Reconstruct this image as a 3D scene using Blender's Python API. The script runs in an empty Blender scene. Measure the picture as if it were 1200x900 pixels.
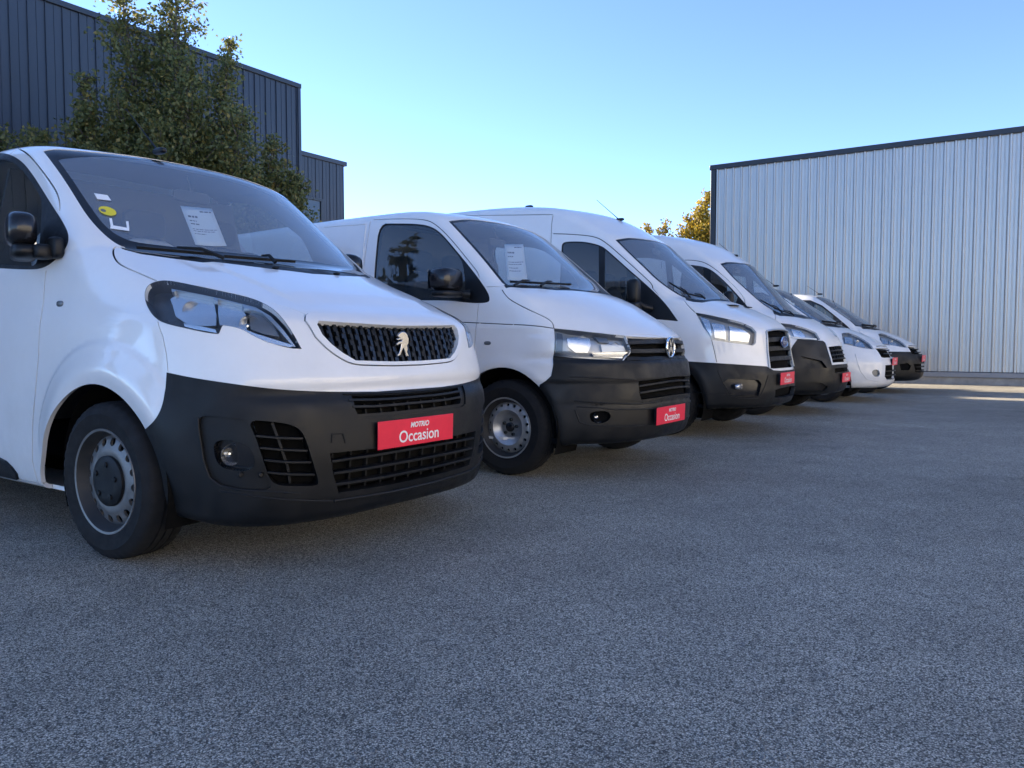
import bpy, bmesh, math, random
import numpy as np
from mathutils import Vector, Matrix
from mathutils.bvhtree import BVHTree

# ------------------------------------------------------------------ camera, sky, sun, exposure
sc = bpy.context.scene
FPX, CAMH, YHOR = 900.0, 0.94, 403.0            # focal length and horizon in 1200x900 photo pixels
PITCH = math.atan((450 - YHOR) / FPX)
cam_d = bpy.data.cameras.new('camera'); cam = bpy.data.objects.new('camera', cam_d)
sc.collection.objects.link(cam); sc.camera = cam
cam.location = (0, 0, CAMH); cam.rotation_euler = (math.pi/2 - PITCH, 0, 0)
cam_d.sensor_width = 36; cam_d.lens = 36*FPX/1200; cam_d.clip_start = .05; cam_d.clip_end = 3000

SUN_DIR = Vector((-.82, .57, 0)).normalized()
SUN_EL = math.radians(21)
w = bpy.data.worlds.new('World'); sc.world = w; w.use_nodes = True
nt = w.node_tree; nt.nodes.clear()
sky = nt.nodes.new('ShaderNodeTexSky'); sky.sky_type = 'NISHITA'; sky.sun_disc = False
sky.sun_elevation = SUN_EL; sky.sun_rotation = math.atan2(SUN_DIR.x, SUN_DIR.y)
sky.altitude = 100; sky.air_density = .33; sky.dust_density = .0; sky.ozone_density = 2.1
bg = nt.nodes.new('ShaderNodeBackground'); bg.inputs['Strength'].default_value = .15
wo = nt.nodes.new('ShaderNodeOutputWorld')
nt.links.new(sky.outputs[0], bg.inputs[0]); nt.links.new(bg.outputs[0], wo.inputs[0])
sd = bpy.data.lights.new('sun', 'SUN'); sd.energy = 4.5; sd.angle = math.radians(.53); sd.color = (1, .86, .66)
so = bpy.data.objects.new('sun', sd); sc.collection.objects.link(so)
so.rotation_euler = (Vector((SUN_DIR.x*math.cos(SUN_EL), SUN_DIR.y*math.cos(SUN_EL), math.sin(SUN_EL)))).to_track_quat('Z', 'Y').to_euler()
so.location = (-20, 20, 20)
sc.view_settings.view_transform = 'Standard'; sc.view_settings.look = 'None'
sc.view_settings.exposure = 2.18; sc.view_settings.gamma = 1.0
sc.render.engine = 'CYCLES'

RNG = random.Random(7); NR = np.random.default_rng(11)
R = math.radians
COL = sc.collection

# ------------------------------------------------------------------ materials
def newmat(name):
    m = bpy.data.materials.new(name); m.use_nodes = True
    return m, m.node_tree, m.node_tree.nodes['Principled BSDF']
def plain(name, col, rough=.5, metal=0., coat=0., bump=0., bscale=400., var=0., vscale=3., spec=.5):
    m, t, b = newmat(name)
    b.inputs['Base Color'].default_value = (*col, 1); b.inputs['Roughness'].default_value = rough
    b.inputs['Metallic'].default_value = metal; b.inputs['Coat Weight'].default_value = coat
    b.inputs['Coat Roughness'].default_value = .04; b.inputs['Specular IOR Level'].default_value = spec
    if bump or var:
        tc = t.nodes.new('ShaderNodeTexCoord')
    if bump:
        n = t.nodes.new('ShaderNodeTexNoise'); n.inputs['Scale'].default_value = bscale; n.inputs['Detail'].default_value = 3
        bp = t.nodes.new('ShaderNodeBump'); bp.inputs['Strength'].default_value = bump; bp.inputs['Distance'].default_value = .002
        t.links.new(tc.outputs['Object'], n.inputs['Vector']); t.links.new(n.outputs['Fac'], bp.inputs['Height'])
        t.links.new(bp.outputs[0], b.inputs['Normal'])
    if var:
        n = t.nodes.new('ShaderNodeTexNoise'); n.inputs['Scale'].default_value = vscale; n.inputs['Detail'].default_value = 6
        n.inputs['Roughness'].default_value = .65
        r = t.nodes.new('ShaderNodeMapRange'); r.inputs['From Min'].default_value = .3; r.inputs['From Max'].default_value = .7
        r.inputs['To Min'].default_value = 1 - var; r.inputs['To Max'].default_value = 1 + var
        mx = t.nodes.new('ShaderNodeVectorMath'); mx.operation = 'SCALE'; mx.inputs[0].default_value = col
        t.links.new(tc.outputs['Object'], n.inputs['Vector']); t.links.new(n.outputs['Fac'], r.inputs['Value'])
        t.links.new(r.outputs[0], mx.inputs['Scale']); t.links.new(mx.outputs[0], b.inputs['Base Color'])
        r2 = t.nodes.new('ShaderNodeMapRange'); r2.inputs['From Min'].default_value = .3; r2.inputs['From Max'].default_value = .7
        r2.inputs['To Min'].default_value = max(.02, rough*(1 - var)); r2.inputs['To Max'].default_value = min(1, rough*(1 + var))
        t.links.new(n.outputs['Fac'], r2.inputs['Value']); t.links.new(r2.outputs[0], b.inputs['Roughness'])
    return m
def glass_mat(name, tint, ior=1.5, rough=0.0, haze=0., hazecol=(.5, .55, .6)):
    m = bpy.data.materials.new(name); m.use_nodes = True; t = m.node_tree; t.nodes.clear()
    o = t.nodes.new('ShaderNodeOutputMaterial'); mix = t.nodes.new('ShaderNodeMixShader')
    tr = t.nodes.new('ShaderNodeBsdfTransparent'); tr.inputs[0].default_value = (*tint, 1)
    gl = t.nodes.new('ShaderNodeBsdfGlossy'); gl.inputs['Roughness'].default_value = rough
    fr = t.nodes.new('ShaderNodeFresnel'); ge = t.nodes.new('ShaderNodeNewGeometry')      # thin pane: same mirror strength from both faces
    mi = t.nodes.new('ShaderNodeMix'); mi.inputs[2].default_value = ior; mi.inputs[3].default_value = 1/ior
    t.links.new(ge.outputs['Backfacing'], mi.inputs[0]); t.links.new(mi.outputs[0], fr.inputs[0])
    base = tr.outputs[0]
    if haze:                                            # dust film; a strong blue one also paints in sky reflection
        df = t.nodes.new('ShaderNodeBsdfDiffuse'); df.inputs[0].default_value = (*hazecol, 1)
        mh = t.nodes.new('ShaderNodeMixShader'); mh.inputs[0].default_value = haze
        t.links.new(tr.outputs[0], mh.inputs[1]); t.links.new(df.outputs[0], mh.inputs[2]); base = mh.outputs[0]
    t.links.new(fr.outputs[0], mix.inputs[0]); t.links.new(base, mix.inputs[1]); t.links.new(gl.outputs[0], mix.inputs[2])
    t.links.new(mix.outputs[0], o.inputs[0])
    return m
def paint_mat(name, col):
    """white van paint: clear coat, faint road film that thickens in a noisy way low on the body"""
    m, t, b = newmat(name)
    b.inputs['Roughness'].default_value = .34; b.inputs['Coat Weight'].default_value = .75; b.inputs['Coat Roughness'].default_value = .05
    tc = t.nodes.new('ShaderNodeTexCoord'); n = t.nodes.new('ShaderNodeTexNoise')
    n.inputs['Scale'].default_value = 2.3; n.inputs['Detail'].default_value = 8; n.inputs['Roughness'].default_value = .7
    sx = t.nodes.new('ShaderNodeSeparateXYZ'); t.links.new(tc.outputs['Object'], n.inputs['Vector']); t.links.new(tc.outputs['Object'], sx.inputs[0])
    rz = t.nodes.new('ShaderNodeMapRange'); rz.inputs['From Min'].default_value = .95; rz.inputs['From Max'].default_value = .25
    rz.inputs['To Min'].default_value = .0; rz.inputs['To Max'].default_value = .32
    t.links.new(sx.outputs['Z'], rz.inputs['Value'])
    rn = t.nodes.new('ShaderNodeMapRange'); rn.inputs['From Min'].default_value = .35; rn.inputs['From Max'].default_value = .75
    t.links.new(n.outputs['Fac'], rn.inputs['Value'])
    ad = t.nodes.new('ShaderNodeMath'); ad.operation = 'ADD'; ad.inputs[1].default_value = .12; t.links.new(rz.outputs[0], ad.inputs[0])
    mu = t.nodes.new('ShaderNodeMath'); mu.operation = 'MULTIPLY'; t.links.new(ad.outputs[0], mu.inputs[0]); t.links.new(rn.outputs[0], mu.inputs[1])
    mx = t.nodes.new('ShaderNodeMix'); mx.data_type = 'RGBA'
    mx.inputs[6].default_value = (*col, 1); mx.inputs[7].default_value = (.36, .33, .29, 1)
    t.links.new(mu.outputs[0], mx.inputs[0]); t.links.new(mx.outputs[2], b.inputs['Base Color'])
    return m
M = {}
M['white'] = paint_mat('white_paint', (.80, .79, .775))
M['black_plastic'] = plain('black_plastic', (.0042, .0046, .0056), .5, bump=.25, bscale=900, var=.4, vscale=5, spec=.38)
M['gloss_black'] = plain('gloss_black', (.010, .010, .012), .22)
M['void'] = plain('void_black', (.004, .004, .004), .9, spec=.1)
M['seal'] = plain('rubber_seal', (.012, .012, .013), .7, spec=.2)
M['rubber'] = plain('tyre_rubber', (.011, .011, .012), .8, bump=.3, bscale=300, var=.25, vscale=12, spec=.3)
M['steel'] = plain('wheel_steel', (.20, .195, .19), .45, metal=.6, var=.25, vscale=14)
M['steel_dark'] = plain('wheel_steel_dull', (.028, .028, .029), .6, metal=.2, var=.3, vscale=14)
M['steel_bright'] = plain('wheel_steel_bright', (.46, .47, .48), .38, metal=.75, var=.2, vscale=14)
M['lamp_silver'] = plain('lamp_housing_silver', (.33, .34, .36), .28, metal=.55)
M['chrome'] = plain('chrome', (.80, .81, .82), .10, metal=1)
M['badge_metal'] = plain('badge_metal', (.50, .50, .51), .22, metal=1)
M['reflector'] = plain('lamp_reflector', (.60, .61, .63), .26, metal=.85)
M['lamp_grey'] = plain('lamp_housing', (.14, .15, .165), .3, metal=.4)
M['lamp_dark'] = plain('lamp_housing_dark', (.035, .037, .042), .3)
M['amber'] = plain('indicator_amber', (.45, .22, .06), .25)
M['silver'] = plain('silver_trim', (.42, .44, .46), .3, metal=.8)
M['lining'] = plain('cabin_lining', (.10, .10, .105), .85)
M['dash'] = plain('dashboard', (.035, .035, .038), .65, bump=.2, bscale=500)
M['seat'] = plain('seat_cloth', (.045, .047, .055), .9, bump=.4, bscale=500)
M['red'] = plain('plate_red', (.84, .022, .055), .36, var=.06, vscale=9)
M['print'] = plain('white_print', (.82, .82, .80), .5)
M['paper'] = plain('paper', (.78, .80, .82), .8)
M['ink'] = plain('ink_grey', (.13, .14, .17), .8)
M['film'] = plain('seat_cover_film', (.55, .56, .60), .35)
M['yellow'] = plain('sticker_yellow', (.72, .60, .03), .5)
M['blue'] = plain('badge_blue', (.01, .03, .16), .25)
M['ceramic'] = plain('glass_border_black', (.010, .010, .012), .08)
M['ws_glass'] = glass_mat('windscreen_glass', (.80, .85, .86), 2.3, haze=.18, hazecol=(.56, .65, .80))  # blue haze puts milky sky reflection into the glass colour, over some dust
M['side_glass'] = glass_mat('side_glass', (.55, .60, .60), 1.75, haze=.012)
M['lens'] = glass_mat('lamp_lens', (.97, .98, .98), 1.34)
# ------------------------------------------------------------------ small mesh helpers
def props(o, label=None, cat=None, group=None, kind=None):
    if label: o['label'] = label
    if cat: o['category'] = cat
    if group: o['group'] = group
    if kind: o['kind'] = kind
    return o
def empty(name, loc=(0, 0, 0), rz=0):
    o = bpy.data.objects.new(name, None); COL.objects.link(o); o.location = loc; o.rotation_euler = (0, 0, rz)
    o.empty_display_size = .2
    return o
def link(name, me, mat, parent=None):
    o = bpy.data.objects.new(name, me); COL.objects.link(o)
    if mat is not None and not me.materials:
        for mm in (mat if isinstance(mat, (list, tuple)) else [mat]): me.materials.append(mm)
    if parent is not None: o.parent = parent
    return o
class MB:
    """collects boxes, sweeps, lathes; build() links them as one mesh object"""
    def __init__(s): s.v = []; s.f = []; s.m = []
    def add(s, vs, fs, mi=0):
        b = len(s.v); s.v += [tuple(map(float, p)) for p in vs]
        s.f += [tuple(b + i for i in f) for f in fs]; s.m += [mi]*len(fs)
        return s
    def box(s, lo, hi, mi=0, mat=None):
        x0, y0, z0 = lo; x1, y1, z1 = hi
        vs = [(x0,y0,z0),(x1,y0,z0),(x1,y1,z0),(x0,y1,z0),(x0,y0,z1),(x1,y0,z1),(x1,y1,z1),(x0,y1,z1)]
        if mat is not None: vs = [tuple(mat @ Vector(p)) for p in vs]
        return s.add(vs, [(0,3,2,1),(4,5,6,7),(0,1,5,4),(1,2,6,5),(2,3,7,6),(3,0,4,7)], mi)
    def sweep(s, pts, nrm, w, t, mi=0, closed=False):
        """rectangular bar along pts; nrm = outward normals; w across, t along the normal (centred)"""
        P = [Vector(p) for p in pts]; n = len(P); vs = []
        for i in range(n):
            a = P[i-1] if (i or closed) else P[i]; b = P[(i+1) % n] if (i < n-1 or closed) else P[i]
            tg = (b - a).normalized(); N = Vector(nrm[i]).normalized(); sd_ = tg.cross(N).normalized()
            ww = w[i] if isinstance(w, (list, tuple)) else w
            for c, d in ((-1,-1),(1,-1),(1,1),(-1,1)): vs.append(P[i] + sd_*(c*ww/2) + N*(d*t/2))
        fs = []
        for i in range(n if closed else n-1):
            a, b = i*4, ((i+1) % n)*4
            for k in range(4): fs.append((a+k, b+k, b+(k+1) % 4, a+(k+1) % 4))
        if not closed: fs += [(0,1,2,3), tuple(reversed(range((n-1)*4, n*4)))]
        return s.add(vs, fs, mi)
    def tube(s, pts, r, seg=8, mi=0, closed=False):
        P = [Vector(p) for p in pts]; n = len(P); vs = []; up = Vector((0, 0, 1))
        for i in range(n):
            a = P[i-1] if (i or closed) else P[i]; b = P[(i+1) % n] if (i < n-1 or closed) else P[i]
            tg = (b - a).normalized(); u = tg.orthogonal() if abs(tg.z) > .98 else tg.cross(up)
            u.normalize(); v = tg.cross(u); rr = r[i] if isinstance(r, (list, tuple)) else r
            for k in range(seg):
                an = 2*math.pi*k/seg; vs.append(P[i] + u*(rr*math.cos(an)) + v*(rr*math.sin(an)))
        fs = []
        for i in range(n if closed else n-1):
            a, b = i*seg, ((i+1) % n)*seg
            for k in range(seg): fs.append((a+k, a+(k+1) % seg, b+(k+1) % seg, b+k))
        if not closed: fs += [tuple(reversed(range(seg))), tuple(range((n-1)*seg, n*seg))]
        return s.add(vs, fs, mi)
    def lathe(s, prof, seg=32, mat=None, mi=0, cap=False):
        """prof: (radius, axial) pairs turned about the local Y axis (axial = +Y)"""
        vs = []; fs = []; n = len(prof)
        for k in range(seg):
            an = 2*math.pi*k/seg; c, d = math.cos(an), math.sin(an)
            for r, h in prof:
                p = Vector((r*c, h, r*d)); vs.append(mat @ p if mat is not None else p)
        for k in range(seg):
            a, b = k*n, ((k+1) % seg)*n
            for i in range(n-1): fs.append((a+i, a+i+1, b+i+1, b+i))
        if cap: fs.append(tuple(k*n + n-1 for k in range(seg)))
        return s.add(vs, fs, mi)
    def prism(s, poly, d0, d1, mat=None, mi=0):
        """2-D polygon (a,b) -> local X,Z ; extruded along local Y from d0 to d1"""
        n = len(poly); vs = [Vector((a, d0, b)) for a, b in poly] + [Vector((a, d1, b)) for a, b in poly]
        if mat is not None: vs = [mat @ p for p in vs]
        fs = [tuple(range(n)), tuple(reversed(range(n, 2*n)))] + [(i, i+n, (i+1) % n + n, (i+1) % n) for i in range(n)]
        return s.add(vs, fs, mi)
    def build(s, name, mat, parent=None, smooth=35, bevel=0., seg=2, fix=True):
        me = bpy.data.meshes.new(name); me.from_pydata(s.v, [], s.f)
        ms = mat if isinstance(mat, (list, tuple)) else [mat]
        for mm in ms: me.materials.append(mm)
        if len(ms) > 1: me.polygons.foreach_set('material_index', s.m)
        if fix:
            bm = bmesh.new(); bm.from_mesh(me); bmesh.ops.recalc_face_normals(bm, faces=bm.faces); bm.to_mesh(me); bm.free()
        if smooth:
            me.polygons.foreach_set('use_smooth', [True]*len(me.polygons)); me.set_sharp_from_angle(angle=R(smooth))
        me.update()
        o = link(name, me, None, parent)
        if bevel:
            b = o.modifiers.new('bevel', 'BEVEL'); b.width = bevel; b.segments = seg; b.limit_method = 'ANGLE'; b.angle_limit = R(40)
        return o
def textmesh(txt, size=1., shear=0., bold=0., spacing=1.):
    cu = bpy.data.curves.new('t', 'FONT'); cu.body = txt; cu.size = size; cu.align_x = 'CENTER'; cu.align_y = 'CENTER'
    cu.shear = shear; cu.offset = bold; cu.resolution_u = 4; cu.space_character = spacing
    o = bpy.data.objects.new('t', cu); COL.objects.link(o)
    dg = bpy.context.evaluated_depsgraph_get(); me = bpy.data.meshes.new_from_object(o.evaluated_get(dg))
    bpy.data.objects.remove(o); bpy.data.curves.remove(cu); me.materials.clear()
    return me
def copy_tree(o, parent=None):
    c = o.copy(); COL.objects.link(c); c.parent = parent
    for ch in o.children: copy_tree(ch, c)
    return c

# ------------------------------------------------------------------ implicit van bodies
def pchip(xs, ys):
    xs = np.array(xs, float); ys = np.array(ys, float); h = np.diff(xs); d = np.diff(ys)/h
    m = np.zeros_like(xs); m[0], m[-1] = d[0], d[-1]
    for i in range(1, len(xs)-1):
        if d[i-1]*d[i] > 0:
            w1, w2 = 2*h[i]+h[i-1], h[i]+2*h[i-1]; m[i] = (w1+w2)/(w1/d[i-1] + w2/d[i])
    def exact(x, der=False):
        i = np.clip(np.searchsorted(xs, x, side='right')-1, 0, len(h)-1); t = (x-xs[i])/h[i]
        if der:
            return ((6*t*t-6*t)*(ys[i]-ys[i+1])/h[i] + (3*t*t-4*t+1)*m[i] + (3*t*t-2*t)*m[i+1])
        return (2*t**3-3*t*t+1)*ys[i] + (t**3-2*t*t+t)*h[i]*m[i] + (3*t*t-2*t**3)*ys[i+1] + (t**3-t*t)*h[i]*m[i+1]
    NT = 4000; g = np.linspace(xs[0], xs[-1], NT+1); tv, td = exact(g), exact(g, True); sc_ = NT/(xs[-1]-xs[0])
    def ev(x, der=False):
        t = np.clip((x-xs[0])*sc_, 0, NT-1e-6); i = t.astype(np.int32); t = t-i; tab = td if der else tv
        a_ = tab[i]; return a_ + (tab[i+1]-a_)*t
    return ev
def smax(a, b, k): return np.maximum(a, b) + np.maximum(k - np.abs(a-b), 0)**2/(4*k)
def sstep(a, b, x): t = np.clip((x-a)/(b-a), 0, 1); return t*t*(3-2*t)

class Shape:
    """front profile x=P(z), plan curvature C(z)*(|y|/W)**q, side half width W(z)-T(x), roof ZT(x)"""
    def __init__(s, P, C, W, T, ZT, K, length, zb=.2, q=2.4, crown=.05, kt=.16, relief=None, ZB=None, Q=None):
        s.P, s.C, s.W, s.T, s.ZT, s.K = (pchip(*zip(*t)) for t in (P, C, W, T, ZT, K))
        s.len, s.zb, s.q, s.crown, s.kt, s.relief = length, zb, q, crown, kt, relief
        s.ZB = pchip(*zip(*ZB)) if ZB else None
        s.Q = pchip(*zip(*Q)) if Q else (lambda z: q)
        s.wmax = max(b for a, b in W); s.ztop = max(b for a, b in ZT)
    def f(s, x, y, z):
        ay = np.sqrt(y*y + 1e-6)
        px = s.P(z) - s.C(z)*(ay/s.wmax)**s.Q(z)
        sl = np.sqrt(1 + np.clip(s.P(z, True), -8, 8)**2)
        fx = (x - px)/sl
        fy = ay - (s.W(z) - s.T(x))
        f = smax(fx, fy, s.K(z))
        f = smax(f, z - (s.ZT(x) - s.crown*(ay/s.wmax)**2), s.kt)
        f = smax(f, (-s.len + .10*sstep(.9, s.ztop, z)) - x, .12)
        zb = s.ZB(x) if s.ZB else s.zb
        f = smax(f, zb - z, .05)
        if s.relief: f = f - s.relief(x, ay, z)
        return f
    def grad(s, p, e=2e-4):
        x, y, z = p[:, 0], p[:, 1], p[:, 2]
        return np.stack([s.f(x+e,y,z)-s.f(x-e,y,z), s.f(x,y+e,z)-s.f(x,y-e,z), s.f(x,y,z+e)-s.f(x,y,z-e)], 1)/(2*e)
    def normals(s, p):
        g = s.grad(p, 1e-3); return g/np.maximum(np.linalg.norm(g, axis=1, keepdims=True), 1e-9)
    def half_mesh(s, h):
        xs = np.concatenate([np.arange(-s.len-.15, -2.7, .09), np.arange(-2.7, .1, h)])
        ys = np.arange(-s.wmax-.06-((s.wmax+.06) % h), 2.01*h, h); zs = np.arange(s.zb-.3, s.ztop+.1, h)
        X, Y, Z = np.meshgrid(xs, ys, zs, indexing='ij')
        V = s.f(X.ravel(), Y.ravel(), Z.ravel()).reshape(X.shape)
        S = V < 0; nx, ny, nz = V.shape
        cnt = np.zeros((nx-1, ny-1, nz-1)); acc = np.zeros((nx-1, ny-1, nz-1, 3))
        G = np.stack([X, Y, Z], -1)
        def cellcorner(A, d): return A[d[0]:nx-1+d[0], d[1]:ny-1+d[1], d[2]:nz-1+d[2]]
        for ax in range(3):
            o = [a for a in range(3) if a != ax]
            for i in (0, 1):
                for j in (0, 1):
                    d0 = [0,0,0]; d0[o[0]] = i; d0[o[1]] = j; d1 = list(d0); d1[ax] = 1
                    a, b = cellcorner(V, d0), cellcorner(V, d1); c = (a < 0) != (b < 0)
                    t = np.where(c, a/np.where(c, a-b, 1), 0)[..., None]
                    p = cellcorner(G, d0)*(1-t) + cellcorner(G, d1)*t
                    acc += np.where(c[..., None], p, 0); cnt += c
        act = cnt > 0; idx = -np.ones(act.shape, int); idx[act] = np.arange(act.sum())
        P = acc[act]/cnt[act][:, None]
        quads = []
        for ax in range(3):
            sl0 = [slice(None)]*3; sl1 = [slice(None)]*3; sl0[ax] = slice(0, -1); sl1[ax] = slice(1, None)
            a, b = S[tuple(sl0)], S[tuple(sl1)]; e = np.argwhere(a != b)
            o = [k for k in range(3) if k != ax]
            ok = (e[:, o[0]] > 0) & (e[:, o[1]] > 0) & (e[:, o[0]] < V.shape[o[0]]-1) & (e[:, o[1]] < V.shape[o[1]]-1)
            e = e[ok]; ins = a[tuple(e.T)]
            def ci(i, j):
                q = e.copy(); q[:, o[0]] -= i; q[:, o[1]] -= j; return idx[tuple(q.T)]
            q = np.stack([ci(1,1), ci(0,1), ci(0,0), ci(1,0)], 1)
            flip = ins if ax != 1 else ~ins
            q[~flip] = q[~flip][:, ::-1]; quads.append(q)
        Q = np.concatenate(quads)
        for it in range(6):
            g = s.grad(P); v = s.f(P[:, 0], P[:, 1], P[:, 2])
            st = (v/np.maximum((g*g).sum(1), .05))[:, None]*g
            ln = np.linalg.norm(st, axis=1, keepdims=True); st *= np.minimum(1, .6*h/np.maximum(ln, 1e-9)); P = P - st
        d1 = np.linalg.norm(P[Q[:, 0]]-P[Q[:, 2]], axis=1); d2 = np.linalg.norm(P[Q[:, 1]]-P[Q[:, 3]], axis=1)
        tri = np.where((d1 < d2)[:, None, None], np.stack([Q[:, [0,1,2]], Q[:, [0,2,3]]], 1), np.stack([Q[:, [0,1,3]], Q[:, [1,2,3]]], 1)).reshape(-1, 3)
        return P, tri

def inpoly(q, poly):
    x, y = q[:, 0], q[:, 1]; c = np.zeros(len(q), bool); n = len(poly); j = n-1
    for i in range(n):
        xi, yi = poly[i]; xj, yj = poly[j]
        if yi != yj:
            c ^= ((yi > y) != (yj > y)) & (x < (xj-xi)*(y-yi)/(yj-yi) + xi)
        j = i
    return c
def split_tris(T, Rg, d):
    """cut triangles T (n,3,3) where the signed distance d (n,3) changes sign; returns new T,R"""
    d = np.where(np.abs(d) < 2e-5, 0, d)
    sg = np.sign(d); cr = (sg.max(1) > 0) & (sg.min(1) < 0)
    if not cr.any(): return T, Rg
    keepT, keepR = [T[~cr]], [Rg[~cr]]
    T, Rg, d, sg = T[cr], Rg[cr], d[cr], sg[cr]
    nz = (sg == 0).sum(1)
    a = nz == 1                                            # one vertex on the line
    if a.any():
        t, r, dd = T[a], Rg[a], d[a]; k = np.argmax(sg[a] == 0, 1); I = np.arange(len(t))
        A, B, Cc = t[I, k], t[I, (k+1) % 3], t[I, (k+2) % 3]; db, dc = dd[I, (k+1) % 3], dd[I, (k+2) % 3]
        u = (db/(db-dc))[:, None]; X = B*(1-u) + Cc*u
        keepT += [np.stack([A, B, X], 1), np.stack([A, X, Cc], 1)]; keepR += [r, r]
    a = ~a
    if a.any():
        t, r, dd, s = T[a], Rg[a], d[a], sg[a]; tot = s.sum(1)
        k = np.argmax(s == -np.sign(tot)[:, None], 1); I = np.arange(len(t))
        A, B, Cc = t[I, k], t[I, (k+1) % 3], t[I, (k+2) % 3]; da, db, dc = dd[I, k], dd[I, (k+1) % 3], dd[I, (k+2) % 3]
        u = (da/(da-db))[:, None]; v = (da/(da-dc))[:, None]; X = A*(1-u)+B*u; Y = A*(1-v)+Cc*v
        keepT += [np.stack([A, X, Y], 1), np.stack([X, B, Cc], 1), np.stack([X, Cc, Y], 1)]; keepR += [r, r, r]
    return np.concatenate(keepT), np.concatenate(keepR)
def chaikin(p, n=2, closed=True):
    p = [np.array(q, float) for q in p]
    for _ in range(n):
        o = []; m = len(p)
        for i in range(m if closed else m-1):
            a, b = p[i], p[(i+1) % m]; o += [a*.75+b*.25, a*.25+b*.75]
        if not closed: o = [p[0]] + o + [p[-1]]
        p = o
    return p
def densify(p, step, closed=False):
    p = [np.array(q, float) for q in p]; o = []; m = len(p)
    for i in range(m if closed else m-1):
        a, b = p[i], p[(i+1) % m]; k = max(1, int(np.ceil(np.linalg.norm(b-a)/step)))
        o += [a + (b-a)*j/k for j in range(k)]
    if not closed: o.append(p[-1])
    return o

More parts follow.
